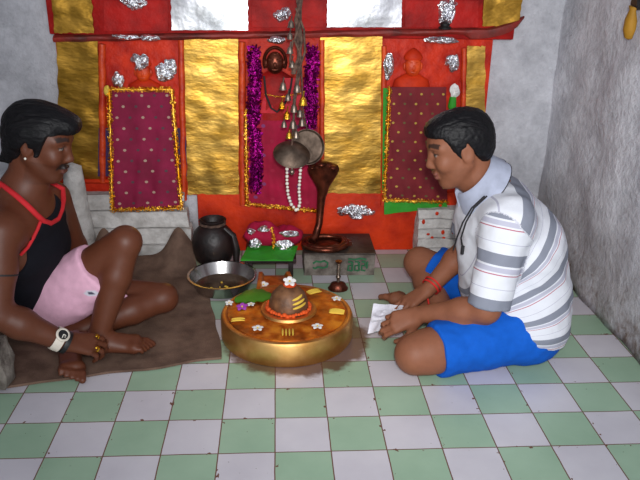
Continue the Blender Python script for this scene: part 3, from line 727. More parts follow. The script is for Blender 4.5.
# ------------------------------------------------------------------ things hanging before the central idol
YH = .80
ha = thing('hanging_bell', 'dull metal bell hung on brown cords before the central idol', 'bell', at(292, 165, YH))
bc = at(292, 152, YH)
bm = bmesh.new()
pr = [(0, .03), (.014, .03), (.024, .026), (.045, .016), (.066, .0), (.072, -.008), (.067, -.01), (.044, .008), (.02, .02), (0, .022)]
add_lathe(bm, pr, bc+V(0, 0, -.004), 40, 1, 1, (.12, -.62, 1)); obj('bell_cup', bm, 'gong', ha)
bm = bmesh.new(); a = at(292, 160, YH); b = at(292, 172, YH); add_tube(bm, [a, b], .003, 6); add_ball(bm, b, .010, (1, 1, 1.2), 12); obj('clapper', bm, 'bellmetal', ha)
bm = bmesh.new(); rnd = random.Random(2); topz = 2.0
for k in range(5):
    x0, y0 = (298, 0); pts = []
    tp = at(299+k*1.2-2, 0, YH); 
    pts.append(V(tp.x, tp.y, topz)); pts.append(tp)
    for (px, py) in ((297, 20), (298, 40), (299, 58), (296, 74)) + (((293, 100), (293, 130), (292, 148)) if k in (0, 4) else ()):
        pts.append(at(px+rnd.uniform(-4.0, 4.0), py, YH+rnd.uniform(-.012, .012)))
    add_tube(bm, pts, .006 if k in (1, 2, 3) else .0042, 7)
obj('cords', bm, 'cord', ha)
bm = bmesh.new()
pts = [at(x, y, YH-.01) for x, y in ((296, 8), (304, 30), (305, 52), (300, 66), (293, 74), (290, 60), (293, 40))]; add_tube(bm, pts, .004, 6); obj('cord_loop', bm, 'cord', ha)
# round gong plate behind
gp = at(307, 147, YH+.07)
t = thing('gong_plate', 'round grey metal gong plate hanging behind the bell', 'plate', gp)
bm = bmesh.new(); add_lathe(bm, [(0, 0), (.03, -.002), (.062, 0), (.068, .008), (.07, .008), (.064, -.004), (.03, -.007), (0, -.006)], gp, 40, 1, 1, (.25, -1, .30)); obj('disc', bm, 'gong', t)
bm = bmesh.new(); p = gp+V(0, 0, .066); add_tube(bm, [p, at(303, 110, YH+.07), at(301, 60, YH+.07), at(300, 0, YH+.07)+V(0, 0, .5)], .003, 6); obj('hanging_string', bm, 'cord', t)
# small bells / pendants in a bunch
rnd = random.Random(11)
n = 0
for (px, py, r, m) in ((283, 86, .012, 'bellmetal'), (297, 88, .013, 'bellmetal'), (288, 97, .011, 'bellmetal'), (303, 101, .014, 'tinsel'), (282, 105, .011, 'tinsel'), (294, 108, .013, 'bellmetal'), (300, 113, .012, 'bellmetal'), (287, 115, .012, 'tinsel'), (302, 122, .012, 'bellmetal'), (293, 124, .013, 'bellmetal'), (284, 124, .010, 'bellmetal'), (296, 134, .012, 'bellmetal'), (289, 135, .011, 'tinsel'), (291, 24, .011, 'bellmetal'), (290, 36, .010, 'bellmetal'), (290, 50, .011, 'bellmetal'), (292, 64, .011, 'bellmetal')):
    c = at(px, py, YH-.015+rnd.uniform(-.01, .01)); bm = bmesh.new()
    r *= 1.12; add_lathe(bm, [(0, r), (r*.4, r*.95), (r*.75, r*.4), (r*.9, -r*.5), (r*1.1, -r), (r*.9, -r), (r*.5, 0), (0, r*.3)], c, 14)
    add_tube(bm, [c+V(0, 0, r*.9), c+V(.004, .012, r*2.2)], r*.2, 5); add_ball(bm, c+V(0, 0, -r*.9), r*.35, seg=6)
    o = obj('small_bell', bm, m); n += 1
    tag(o, 'tiny metal bell in the bunch tied on the brown hanging cords', 'small bell', 'tiny bells on the hanging cords')
# white bead string
bm0 = None
t = thing('bead_necklace', 'long string of white beads hanging below the metal bell', 'beads', at(297, 213, YH-.02))
path = [(287, 158), (287, 170), (287, 182), (288, 194), (291, 204), (297, 211), (300, 204), (299, 190), (300, 176), (301, 163)]
P = [at(x, y, YH-.03) for x, y in path]
bm = bmesh.new(); add_tube(bm, P, .0012, 5); obj('string', bm, 'cord', t)
dist = 0; acc = .0; step = .0145; k = 0
for a, b in zip(P, P[1:]):
    L = (b-a).length
    while acc < L:
        bm = bmesh.new(); add_ball(bm, a+(b-a)*acc/L, .0062+.001*(k % 2), (1, 1, 1), 8); obj('bead', bm, 'bead', t); acc += step; k += 1
    acc -= L
# yellow hanging pouch at the right wall, dark hook
d = CF+CR*(631-320)/F-CU*(20-240)/F
hp = Vector(CAM+d*((1.15-CAM[0])/d[0]))
t = thing('yellow_pouch', 'yellow cloth pouch hanging from dark knob on right wall', 'pouch', hp)
bm = bmesh.new(); add_lathe(bm, [(0, -.06), (.014, -.055), (.024, -.03), (.022, 0), (.012, .03), (.016, .04), (0, .042)], hp, 18, .8, 1)
for v in bm.verts: v.co += V(0, noise.noise(v.co*40), noise.noise(v.co*40))*.006
obj('cloth_bag', bm, 'yellowcloth', t)
bm = bmesh.new(); add_tube(bm, [hp+V(.06, 0, .055), hp+V(0, 0, .05)], [.02, .022], 12); obj('knob', bm, 'black', t)

# ------------------------------------------------------------------ people: one continuous skin from blended limbs
class Field:
    def __init__(s, lo, hi, h):
        s.h = h; s.lo = np.array(lo, float); n = np.ceil((np.array(hi)-s.lo)/h).astype(int)+1
        s.ax = [s.lo[i]+h*np.arange(n[i]) for i in range(3)]; s.D = np.full(n, 1., np.float32)
    def box(s, lo, hi):
        sl = []
        for i in range(3):
            a = int(max(0, math.floor((lo[i]-s.lo[i])/s.h))); b = int(min(len(s.ax[i]), math.ceil((hi[i]-s.lo[i])/s.h)+1)); sl.append(slice(a, max(a, b)))
        return tuple(sl)
    def pts(s, sl):
        return np.stack(np.meshgrid(s.ax[0][sl[0]], s.ax[1][sl[1]], s.ax[2][sl[2]], indexing='ij'), -1)
    def add(s, prim, grow=0., k=None):
        lo, hi = prim.bounds(); k = prim.k if k is None else k; m = grow+max(k, .01)+2*s.h
        sl = s.box(lo-m, hi+m); P = s.pts(sl)
        if P.size == 0: return
        d = (prim.dist(P)-grow).astype(np.float32); D = s.D[sl]
        if prim.op == 'add':
            if k > 0: h = np.maximum(k-np.abs(D-d), 0)/k; s.D[sl] = np.minimum(D, d)-h*h*k*.25
            else: s.D[sl] = np.minimum(D, d)
        else:
            d = -d
            if k > 0: h = np.maximum(k-np.abs(D-d), 0)/k; s.D[sl] = np.maximum(D, d)+h*h*k*.25
            else: s.D[sl] = np.maximum(D, d)
    def clip(s, fn):   # keep where fn(P) <= 0
        P = s.pts((slice(None),)*3); s.D = np.maximum(s.D, fn(P).astype(np.float32))
    def mesh(s, name, disp=None, relax=1):
        D = s.D; D[[0, -1]] = 1; D[:, [0, -1]] = 1; D[:, :, [0, -1]] = 1
        S = D < 0; n = np.array(D.shape)-1; cnt = np.zeros(n, np.int8)
        offs = [(i, j, k) for i in (0, 1) for j in (0, 1) for k in (0, 1)]
        for o in offs: cnt += S[o[0]:o[0]+n[0], o[1]:o[1]+n[1], o[2]:o[2]+n[2]]
        act = (cnt > 0) & (cnt < 8); I = np.argwhere(act); idx = np.full(n, -1, np.int64); idx[act] = np.arange(len(I))
        acc = np.zeros((len(I), 3)); w = np.zeros(len(I))
        for a in offs:
            for ax in range(3):
                if a[ax]: continue
                b = list(a); b[ax] = 1; A = I+np.array(a); B = I+np.array(b)
                da = D[A[:, 0], A[:, 1], A[:, 2]]; db = D[B[:, 0], B[:, 1], B[:, 2]]; m = (da < 0) != (db < 0)
                t = da[m]/(da[m]-db[m]); p = A[m].astype(float); p[:, ax] += t; acc[m] += p; w[m] += 1
        Vt = s.lo+(acc/w[:, None])*s.h; Q = []
        for ax in range(3):
            u, v = [(1, 2), (2, 0), (0, 1)][ax]
            sa = [slice(None)]*3; sb = [slice(None)]*3; sa[ax] = slice(0, -1); sb[ax] = slice(1, None)
            E = np.argwhere(S[tuple(sa)] != S[tuple(sb)]); E = E[(E[:, u] > 0) & (E[:, v] > 0) & (E[:, u] < n[u]) & (E[:, v] < n[v])]
            eu = np.zeros(3, int); eu[u] = 1; ev = np.zeros(3, int); ev[v] = 1
            q = np.stack([idx[tuple((E-eu-ev).T)], idx[tuple((E-ev).T)], idx[tuple(E.T)], idx[tuple((E-eu).T)]], 1)
            flip = ~S[tuple(E.T)]; q[flip] = q[flip][:, ::-1]; Q.append(q)
        Q = np.concatenate(Q); Q = Q[(Q >= 0).all(1)]
        for _ in range(relax):   # gentle smoothing of grid steps
            a = np.zeros_like(Vt); c = np.zeros(len(Vt))
            for k in range(4):
                np.add.at(a, Q[:, k], Vt[Q[:, (k+1) % 4]]); np.add.at(c, Q[:, k], 1)
                np.add.at(a, Q[:, k], Vt[Q[:, (k+3) % 4]]); np.add.at(c, Q[:, k], 1)
            Vt = .5*Vt+.5*a/np.maximum(c, 1)[:, None]
        me = bpy.data.meshes.new(name); me.from_pydata(Vt.tolist(), [], Q.tolist()); me.update()
        if disp:
            N = np.zeros(len(Vt)*3); me.vertices.foreach_get('normal', N); N = N.reshape(-1, 3)
            me.vertices.foreach_set('co', (Vt+N*disp(Vt)[:, None]).ravel()); me.update()
        return me, Vt
class Cap:   # limb segment: radius ra at a to rb at b; stretched by s along axis ax
    def __init__(s, a, b, ra, rb, k=.02, ax=None, st=1., tag='', op='add'):
        s.a, s.b, s.ra, s.rb, s.k, s.tag, s.op = np.array(a, float), np.array(b, float), ra, rb, k, tag, op
        s.ax = None if ax is None else np.array(ax, float)/np.linalg.norm(ax); s.st = st
    def bounds(s):
        m = max(s.ra, s.rb)*max(1, s.st); return np.minimum(s.a, s.b)-m, np.maximum(s.a, s.b)+m
    def param(s, P):
        ab = s.b-s.a; return np.clip(((P-s.a)@ab)/max(ab@ab, 1e-9), 0, 1)
    def dist(s, P):
        ab = s.b-s.a; t = s.param(P); q = P-s.a-t[..., None]*ab
        if s.ax is not None: q = q-((q@s.ax)*(1-1/s.st))[..., None]*s.ax
        return np.sqrt((q*q).sum(-1))-(s.ra+(s.rb-s.ra)*t)
class Ell:
    def __init__(s, c, r, R=None, k=.015, tag='', op='add'):
        s.c, s.r, s.k, s.tag, s.op = np.array(c, float), np.array(r, float), k, tag, op; s.R = np.eye(3) if R is None else R   # rows: local axes
    def bounds(s):
        m = s.r.max(); return s.c-m, s.c+m
    def dist(s, P):
        q = (P-s.c)@s.R.T; k0 = np.sqrt(((q/s.r)**2).sum(-1)); k1 = np.sqrt(((q/s.r**2)**2).sum(-1))
        return k0*(k0-1)/np.maximum(k1, 1e-6)
def unit(v): v = np.array(v, float); return v/np.linalg.norm(v)
def frame(fwd, roll_up=(0, 0, 1)):
    f = unit(fwd); l = unit(np.cross(roll_up, f)); u = np.cross(f, l); return np.array([f, l, u])   # rows: forward, left, up
def head(c, R, s=1.):
    L = lambda x, y, z: np.array(c)+s*(np.array([x, y, z])@R)
    P = []
    e = lambda x, y, z, r, k=.02, op='add', t='head': P.append(Ell(L(x, y, z), np.array(r)*s, R, k*s, t, op))
    cp = lambda a, b, ra, rb, k=.012, op='add', t='head': P.append(Cap(L(*a), L(*b), ra*s, rb*s, k*s, tag=t, op=op))
    e(-.014, 0, .035, (.094, .074, .082)); e(.03, 0, .012, (.066, .064, .078), .03); e(.032, 0, -.045, (.056, .054, .068), .03)
    cp((-.005, .055, -.04), (.055, .022, -.095), .02, .018, .02); cp((-.005, -.055, -.04), (.055, -.022, -.095), .02, .018, .02)
    cp((.068, .008, -.1), (.068, -.008, -.1), .017, .017, .02)
    cp((.081, .02, .034), (.066, .048, .03), .013, .010, .015); cp((.081, -.02, .034), (.066, -.048, .03), .013, .010, .015)
    for q in (1, -1): e(.092, .033*q, .012, (.016, .018, .013), .012, 'sub'); e(.076, .032*q, .012, (.0135, .014, .0125), .004)
    for q in (1, -1): e(.066, .042*q, -.025, (.022, .02, .022), .02)
    cp((.084, 0, .02), (.1045, 0, -.026), .0085, .0118, .012); 
    for q in (1, -1): e(.0955, .011*q, -.031, (.011, .008, .008), .008)
    cp((.0945, .012, -.0585), (.0945, -.012, -.0585), .0072, .0072, .008); cp((.091, .010, -.0715), (.091, -.010, -.0715), .0078, .0078, .007)
    e(.103, 0, -.065, (.012, .03, .0015), .003, 'sub')
    for q in (1, -1):
        e(-.008, .074*q, -.004, (.021, .009, .033), .006); e(-.004, .084*q, .0, (.010, .006, .018), .006, 'sub')
    return P, L
def hand(w, d, n, thumb, curls=(.35, .35, .4, .45), spread=.05, s=1., tcurl=.3, tag='hand', tout=.8):
    """w wrist, d direction wrist to knuckles, n back-of-hand normal, thumb = +1/-1 side of n x d"""
    w = np.array(w, float); d = unit(d); n = np.array(n, float); n = unit(n-d*(n@d)); l = np.cross(n, d)*thumb
    P = []; kn = []
    for i, (off, ln) in enumerate(((.027, .088), (.009, .092), (-.010, .087), (-.027, .078))):
        kp = w+s*(d*ln+l*off+n*(.004-.002*abs(i-1))); kn.append(kp)
        P.append(Cap(w+s*(l*off*.55+d*.012), kp, .0155*s, .0115*s, .012, tag=tag))
    for i, kp in enumerate(kn):
        L = (.042, .047, .043, .033)[i]*s; a = curls[i]; dd = unit(d+l*(1.2-i)*spread); p = kp; r = (.0093, .0096, .0092, .0082)[i]*s; ang = a*.7
        for j, f in enumerate((1., .62, .5)):
            v = dd*math.cos(ang)-n*math.sin(ang); q = p+v*L*f; P.append(Cap(p, q, r, r*.92, .004, tag=tag)); p = q; r *= .92; ang += a*(1.1 if j == 0 else .7)
    b = w+s*(d*.02+l*.02-n*.006); m = b+s*(d*.03+l*.034*tout-n*.012); P.append(Cap(b, m, .0165*s, .0125*s, .012, tag=tag))
    q = m+s*(d*.030+l*.012*tout-n*.012*tcurl*3); P.append(Cap(m, q, .0115*s, .0105*s, .004, tag=tag)); e = q+s*(d*.026-l*.004-n*.010*tcurl*3); P.append(Cap(q, e, .0105*s, .008*s, .004, tag=tag))
    return P
def foot(ank, toe, up=(0, 0, 1), side=1, s=1.):
    """ank ankle joint, toe tip of the big toe; side: which side of the foot the big toe is on (+1 left of direction)"""
    a = np.array(ank, float); t = np.array(toe, float); d = unit(t-a); up = np.array(up, float); up = unit(up-d*(up@d)); l = np.cross(up, d)*side
    P = [Cap(a, a-up*.03*s-d*.035*s, .034*s, .029*s, .02, tag='foot')]
    ball = t-d*.055*s; sole = -up*.012*s
    P.append(Cap(a-up*.012*s, ball+up*.006*s, .033*s, .021*s, .02, tag='foot')); P.append(Cap(a-up*.025*s-d*.02*s-l*.008*s, ball-l*.03*s+sole*.5, .026*s, .017*s, .02, tag='foot')); P.append(Cap(ball+l*.012*s, ball-l*.034*s, .02*s, .016*s, .015, tag='foot'))
    for i in range(5):
        b = ball+l*(.016-.0155*i)*s+d*.008*s; L = (.050, .046, .040, .034, .028)[i]*s-(.012*i*.2); r = (.0125, .0095, .009, .0085, .008)[i]*s
        P.append(Cap(b, b+d*L*.55+up*.004*s, r, r*.95, .006, tag='foot')); P.append(Cap(b+d*L*.55+up*.004*s, b+d*L-up*.004*s, r*.95, r*.9, .004, tag='foot'))
    return P
def setcol(me, col):
    a = me.attributes.new('Col', 'FLOAT_COLOR', 'POINT'); c = np.ones((len(me.vertices), 4), np.float32); c[:, :3] = col; a.data.foreach_set('color', c.ravel())
def vnoise(P, sc, seed=0.):
    return np.array([noise.noise(Vector((p[0]*sc+seed, p[1]*sc, p[2]*sc))) for p in P])
def bounds(prims, m=.03):
    B = [p.bounds() for p in prims]; return np.min([b[0] for b in B], 0)-m, np.max([b[1] for b in B], 0)+m
def body(name, prims, base, c, R, s, parent, mat, h=.004, mous=False, stubble=.3, lipc=None):
    lo, hi = bounds(prims); f = Field(lo, hi, h)
    for p in prims: f.add(p)
    me, Vt = f.mesh(name, relax=1)
    base = np.array(srgb(*base)[:3]); col = np.tile(base, (len(Vt), 1)); q = (Vt-np.array(c))@R.T/s     # head-local coordinates
    def paint(mask, cc, w=1.): col[mask] = col[mask]*(1-w)+np.array(cc)*w
    front = q[:, 0] > .04
    def near(x, y, z, r): return front & ((((q-np.array([x, y, z]))/np.array(r))**2).sum(1) < 1)
    ay = np.abs(q[:, 1]); lip = np.array(srgb(*(lipc or (120, 70, 62)))[:3]); dk = (.012, .010, .010)
    jaw = (q[:, 0] > -.01) & (q[:, 2] < -.045) & (q[:, 2] > -.125) & (ay < .075)
    paint(jaw, base*.5, stubble)
    m = (np.abs(q[:, 2]-(-.065)) < .013) & (ay < .024-.5*np.abs(q[:, 2]+.065)) & (q[:, 0] > .086); paint(m, lip, .8)
    m = front & (np.abs(q[:, 2]-(.037+.006*np.cos((ay-.035)*60))) < .0062) & (ay > .013) & (ay < .056); paint(m, dk, .85)
    m = front & ((((ay-.032)/.0135)**2+((q[:, 2]-.0095)/.0036)**2) < 1); paint(m, (.26, .22, .2))
    m = front & ((((ay-.032)/.0062)**2+((q[:, 2]-.0095)/.004)**2) < 1); paint(m, (.015, .01, .008))
    m = front & (np.abs(q[:, 2]-.0145) < .0026) & (np.abs(ay-.032) < .016); paint(m, dk, .8)
    if mous:
        m = (q[:, 0] > .075) & (q[:, 2] < -.042+.2*ay*0) & (q[:, 2] > -.0585-.35*np.maximum(ay-.012, 0)) & (ay < .034); paint(m, dk, .9)
    setcol(me, col)
    o = link(name, me, mat, parent); return o, f, Vt
def hair(prims, name, parent, lo=None, hi=None, clip=None, h=.004, disp=None):
    l, hh = bounds(prims, .03); f = Field(l, hh, h)
    for p in prims: f.add(p)
    if clip: f.clip(clip)
    me, Vt = f.mesh(name, disp, 1); return link(name, me, 'hair', parent)
A = np.array
def band(name, c, axis, ra, rb, w, th, m, parent, up=(0, 0, 1)):
    """ring round a wrist: ellipse ra x rb"""
    z = unit(axis); x = unit(np.cross(up, z)); y = np.cross(z, x); bm = bmesh.new(); rr = []
    for k in range(36):
        a = 2*PI*k/36; e = x*ra*math.cos(a)+y*rb*math.sin(a); o = unit(e)
        rr.append([bm.verts.new(A(c)+e+o*t+z*q) for t, q in ((0, -w/2), (th, -w/2), (th*1.2, 0), (th, w/2), (0, w/2))])
    for i in range(36):
        a, b = rr[i], rr[(i+1) % 36]
        for j in range(5): bm.faces.new((a[j], a[(j+1) % 5], b[(j+1) % 5], b[j]))
    return obj(name, bm, m, parent)

# ---------------------------------------------- man in striped shirt, facing left over the lingam
pr_ = thing('person', 'man in grey striped white shirt and blue shorts sitting cross-legged, holding a white paper packet', 'person', (.80, .28, 0))
RS = .98
RH = frame((-.955, -.03, -.30)); rc = A((.580, .30, .677))
hp, HL = head(rc, RH, RS)
neckb = A((.695, .30, .540)); lat = A((0, 1, 0))
sp = [A((.825, .27, .10)), A((.842, .275, .22)), A((.805, .285, .36)), A((.745, .295, .47))]
torso = [Cap(sp[0], sp[1], .120, .122, .03, lat, 1.32, 'torso'), Cap(sp[1], sp[2], .122, .122, .04, lat, 1.30, 'torso'), Cap(sp[2], sp[3], .122, .095, .04, lat, 1.42, 'torso'),
         Cap((.715, .15, .495), (.715, .45, .495), .066, .066, .05, tag='torso')]
neck = [Cap(neckb+A((.02, 0, -.03)), HL(-.03, 0, -.06), .066, .056, .03, tag='neck'), Cap(A((.68, .3, .54)), HL(.01, 0, -.08), .05, .045, .03, tag='neck')]
nSh, nEl, nWr = A((.695, .125, .490)), A((.652, .075, .225)), A((.470, .185, .150))
fSh, fEl, fWr = A((.70, .47, .480)), A((.69, .45, .285)), A((.528, .335, .168))
arms = [Cap(nSh, nEl, .056, .043, .03, tag='narm'), Cap(nEl, nEl+(nWr-nEl)*.35, .042, .041, .02, tag='nfore'), Cap(nEl+(nWr-nEl)*.35, nWr, .041, .027, .02, tag='nfore'),
        Cap(fSh, fEl, .056, .043, .03, tag='farm'), Cap(fEl, fEl+(fWr-fEl)*.35, .041, .040, .02, tag='ffore'), Cap(fEl+(fWr-fEl)*.35, fWr, .040, .026, .02, tag='ffore')]
nHip, nKn, nAn = A((.81, .145, .105)), A((.437, .055, .080)), A((.68, .31, .05))
fHip, fKn, fAn = A((.82, .37, .105)), A((.545, .575, .165)), A((.60, .36, .055))
legs = [Cap(nHip, nKn+(nHip-nKn)*.12, .092, .070, .03, tag='nthigh'), Cap(nKn, nKn+(nHip-nKn)*.15, .064, .068, .02, tag='nthigh'), Cap(nKn, nKn+(nAn-nKn)*.4, .056, .056, .02, tag='shin'), Cap(nKn+(nAn-nKn)*.4, nAn, .055, .034, .02, tag='shin'),
        Cap(fHip, fKn, .088, .058, .03, tag='fthigh'), Cap(fKn, fKn+(fAn-fKn)*.4, .054, .053, .02, tag='shin'), Cap(fKn+(fAn-fKn)*.4, fAn, .056, .036, .02, tag='shin')]
feet = foot(fAn, (.412, .552, .042), (0, 0, 1), 1) + foot(nAn, (.78, .46, .04), (-.2, .3, 1), 1)
nh = hand(nWr, A((-.99, .12, -.42)), A((-.15, -.75, .65)), 1, (.6, .65, .7, .8), .03, 1.0, .35)
fh = hand(fWr, A((-.82, -.30, -.42)), A((-.35, -.1, .93)), -1, (.3, .3, .34, .4), .10, .98, .3)
prims = torso+neck+arms+legs+feet+hp
handR = nh+fh
rb, rf, rv = body('body', prims+handR, (140, 88, 64), rc, RH, RS, pr_, 'skin', .004, stubble=.22, lipc=(120, 66, 58))
# hair
hr_ = [Ell(HL(-.014, 0, .044), A((.106, .083, .084))*RS, RH, .01), Ell(HL(.035, 0, .078), A((.062, .062, .040))*RS, RH, .02), Ell(HL(-.06, 0, .0), A((.056, .070, .072))*RS, RH, .03)]
for q in (1, -1): hr_.append(Cap(HL(.022, .066*q, .03), HL(.012, .068*q, -.012), .011, .007, .01))
def rclip(P):
    q = (P-rc)@RH.T/RS; x, y, z = q[..., 0], np.abs(q[..., 1]), q[..., 2]
    line = np.where(x > .055, .062+(x-.055)*.15, np.where(x > -.012, np.interp(x, [-.012, .012, .03, .04, .055], [.034, -.02, -.016, .034, .062]), np.interp(x, [-.11, -.06, -.035, -.012], [-.055, -.065, -.02, .034])))
    # behind the ear hair runs down to the nape, in front of it a short sideburn
    return line-z
hair(hr_, 'hair', pr_, clip=rclip, disp=lambda V_: .002*vnoise(V_, 90)+.002*vnoise(V_, 25, 4))
# shorts
sh_ = Field(*bounds([Cap(nHip, nKn, .13, .13), Cap(fHip, fKn, .13, .13), Cap(sp[0], sp[1], .18, .18)], .03), .005)
pel = [Cap((.832, .16, .108), (.832, .37, .108), .108, .108, .03)]
th_ = [Cap(nHip, nKn, .094, .074, .02), Cap(fHip, fKn, .094, .074, .02)]
for p in pel+th_: sh_.add(p, .008, .03)
def sclip(P):
    nd, fd = unit(nKn-nHip), unit(fKn-fHip); a = (P-nHip)@nd-.318; b = (P-fHip)@fd-.292
    near = np.sqrt(((P-nHip-np.clip((P-nHip)@nd, 0, .4)[..., None]*nd)**2).sum(-1)); far = np.sqrt(((P-fHip-np.clip((P-fHip)@fd, 0, .4)[..., None]*fd)**2).sum(-1))
    return np.maximum(np.where(near < far, a, b), np.maximum(P[..., 2]-.235, .004-P[..., 2]))
sh_.clip(sclip)
me, v = sh_.mesh('shorts', lambda V_: .006*vnoise(V_, 13)+.003*vnoise(V_, 34, 2)); v[:, 2] = v[:, 2]
setcol(me, np.tile(A(srgb(14, 92, 196)[:3]), (len(v), 1))); link('shorts', me, 'cloth', pr_)
# shirt: torso and two short sleeves
sf = Field(*bounds(torso+arms[:1]+arms[3:4], .06), .0045)
sb = [Cap(sp[0]+A((.0, 0, -.07)), sp[1], .130, .130, .03, lat, 1.32), Cap(sp[1]+A((-.0, 0, 0)), sp[2], .130, .128, .04, lat, 1.32), Cap(sp[2], sp[3], .128, .100, .05, lat, 1.45), Cap((.715, .14, .495), (.715, .46, .495), .073, .073, .05), Cap((.828, .165, .12), (.828, .37, .12), .124, .124, .05), Cap((.70, .28, .20), (.685, .29, .42), .07, .08, .08, lat, 1.5)]
for p in sb: sf.add(p, .004)
slv = [Cap(nSh+A((.01, .0, .0)), nSh+(nEl-nSh)*.99+A((.004, 0, 0)), .066, .064, .035, (1, 0, 0), 1.05), Cap(fSh+A((.01, 0, 0)), fSh+(fEl-fSh)*.9, .070, .070, .035)]
nax, fax = unit(nEl-nSh), unit(fEl-fSh)
s2 = Field(sf.lo, sf.lo+sf.h, sf.h); s2.ax = sf.ax; s2.D = np.full(sf.D.shape, 1., np.float32)
for p in slv[:1]: s2.add(p, 0, 0)
P = s2.pts((slice(None),)*3); s2.D = np.maximum(s2.D, ((P-nSh)@nax-.262).astype(np.float32)); a = s2.D.copy()
s2.D[:] = 1; s2.add(slv[1], 0, 0); b = np.maximum(s2.D, ((P-fSh)@fax-.15).astype(np.float32))
d = np.minimum(a, b); k = .03
tor = np.maximum(sf.D, (.118-.27*(P[..., 0]-.75)-P[..., 2]).astype(np.float32))
nk = Cap(neckb+A((-.02, 0, .0)), HL(-.02, 0, -.05), .070, .062); tor = np.maximum(tor, -nk.dist(P).astype(np.float32))
h_ = np.maximum(k-np.abs(tor-d), 0)/k; sf.D = np.minimum(tor, d)-h_*h_*k*.25
sf.D = np.maximum(sf.D, -(nk.dist(P)).astype(np.float32))
def wr(V_): return .007*vnoise(V_, 9)+.004*vnoise(V_*A((1, 1, 1.6)), 20, 3)
me, v = sf.mesh('shirt', wr)
# stripes follow the weave: along the sleeve, or fanned about the bent waist
bk_ = [at(572, 331, .3), at(570, 290, .3), at(566, 252, .3), at(547, 208, .3), at(517, 173, .3)]
pv = A((.60, .12)); ang = [math.atan2(p.z-pv[1], p.x-pv[0]) for p in bk_]
th = np.arctan2(v[:, 2]-pv[1], v[:, 0]-pv[0]); th = np.where(th < -PI/2, th+2*PI, th)
st = np.interp(th, [-1.6, ang[0]]+ang[1:]+[ang[4]+.5, 3.2], [-3.2, 0, 1, 2, 3, 4, 5.1, 5.3])+.14
st = np.interp(-st, [-9, -4.7, -4.1, -3.2, -2.55, -1.6, -.83, 3], [-5.45, -5.3, -4.875, -3.875, -2.875, -1.875, -.875, 3])
dn = slv[0].dist(v); df = slv[1].dist(v); dt = np.min([p.dist(v) for p in sb], 0)
ns = (v-nSh)@nax; fs_ = (v-fSh)@fax
isn = (dn < dt-.006) & (v[:, 1] < .22); isf = (df < dt-.004) & (v[:, 1] > .38)
st = np.where(isn, 10.25+(ns-.262)/.14, st); st = np.where(isf, 10.25+(fs_-.15)/.14, st)
at_ = me.attributes.new('stripe', 'FLOAT', 'POINT'); at_.data.foreach_set('value', st.astype(np.float32)); link('shirt', me, 'shirt', pr_)
# collar: folded band round the neck, tips at the throat
cn, ct = A(at(493, 161, .30)), A(at(462, 195, .29)); cc_ = (cn+ct)/2; e1 = unit(cn-ct); s1 = np.linalg.norm(cn-ct)/2; cnm = unit(np.cross(lat, e1)); cnm = cnm if cnm[2] > 0 else -cnm
bm = bmesh.new(); rr = []; edge_ = []
for i in range(41):
    a_ = -PI*.93+2*PI*.93*i/40; o = e1*math.cos(a_)*s1+lat*math.sin(a_)*.074; ou = unit(o); fr = abs(a_)/PI
    c0 = cc_+o; lo_ = c0+ou*(.020+.03*min(1, fr*2.5))-cnm*(.038+.02*fr**4)
    edge_.append(lo_+ou*.0035)
    rr.append([bm.verts.new(q) for q in (c0-cnm*.02-ou*.004, c0+cnm*.016-ou*.002, c0+cnm*.021+ou*.004, c0+cnm*.016+ou*.012, lo_+ou*.004, lo_-ou*.002)])
for a_, b_ in zip(rr, rr[1:]):
    for j in range(6): bm.faces.new((a_[j], a_[(j+1) % 6], b_[(j+1) % 6], b_[j]))
bm.faces.new(rr[0]); bm.faces.new(rr[-1][::-1]); obj('collar', bm, 'collar', pr_)
bm = bmesh.new(); add_tube(bm, edge_, .0016, 5); obj('collar_piping', bm, 'blackcord', pr_)
bm = bmesh.new()
for dx in (0, 6): add_tube(bm, [at(487-dx*.4, 196, .165), at(474-dx*.4, 208, .155), at(466-dx*.5, 222, .16), at(461-dx*.7, 238, .20), at(463-dx*1.6, 250, .21)], .0028, 6)
add_tube(bm, [at(463, 246, .205), at(462, 254, .205)], .006, 6); obj('neck_cord', bm, 'blackcord', pr_)
band('wrist_thread', fWr+(fEl-fWr)*.06, fEl-fWr, .031, .031, .006, .003, 'redthread', pr_); band('wrist_thread', fWr+(fEl-fWr)*.12, fEl-fWr, .032, .032, .005, .003, 'redthread', pr_)
bm = bmesh.new(); p0 = fWr+A((-.006, -.03, -.02)); add_tube(bm, [p0, p0+A((.004, -.008, -.02)), p0+A((.0, -.012, -.035))], .003, 6); obj('thread_tail', bm, 'redthread', pr_)
# paper packet held in both hands
pk = thing('paper_packet', 'crumpled white paper packet held by the man in striped shirt', 'paper', (.39, .27, .08))
sheet('folded_sheet', at(374, 304, .34), at(408, 306, .30), at(404, 326, .235), at(368, 334, .28), 'paper', pk, 24, 20, .004, .022, 34, seed=4)
sheet('loose_sheet', at(377, 312, .31), at(411, 309, .275), at(412, 316, .245), at(372, 322, .28), 'paper', pk, 24, 14, .003, .02, 40, seed=7)

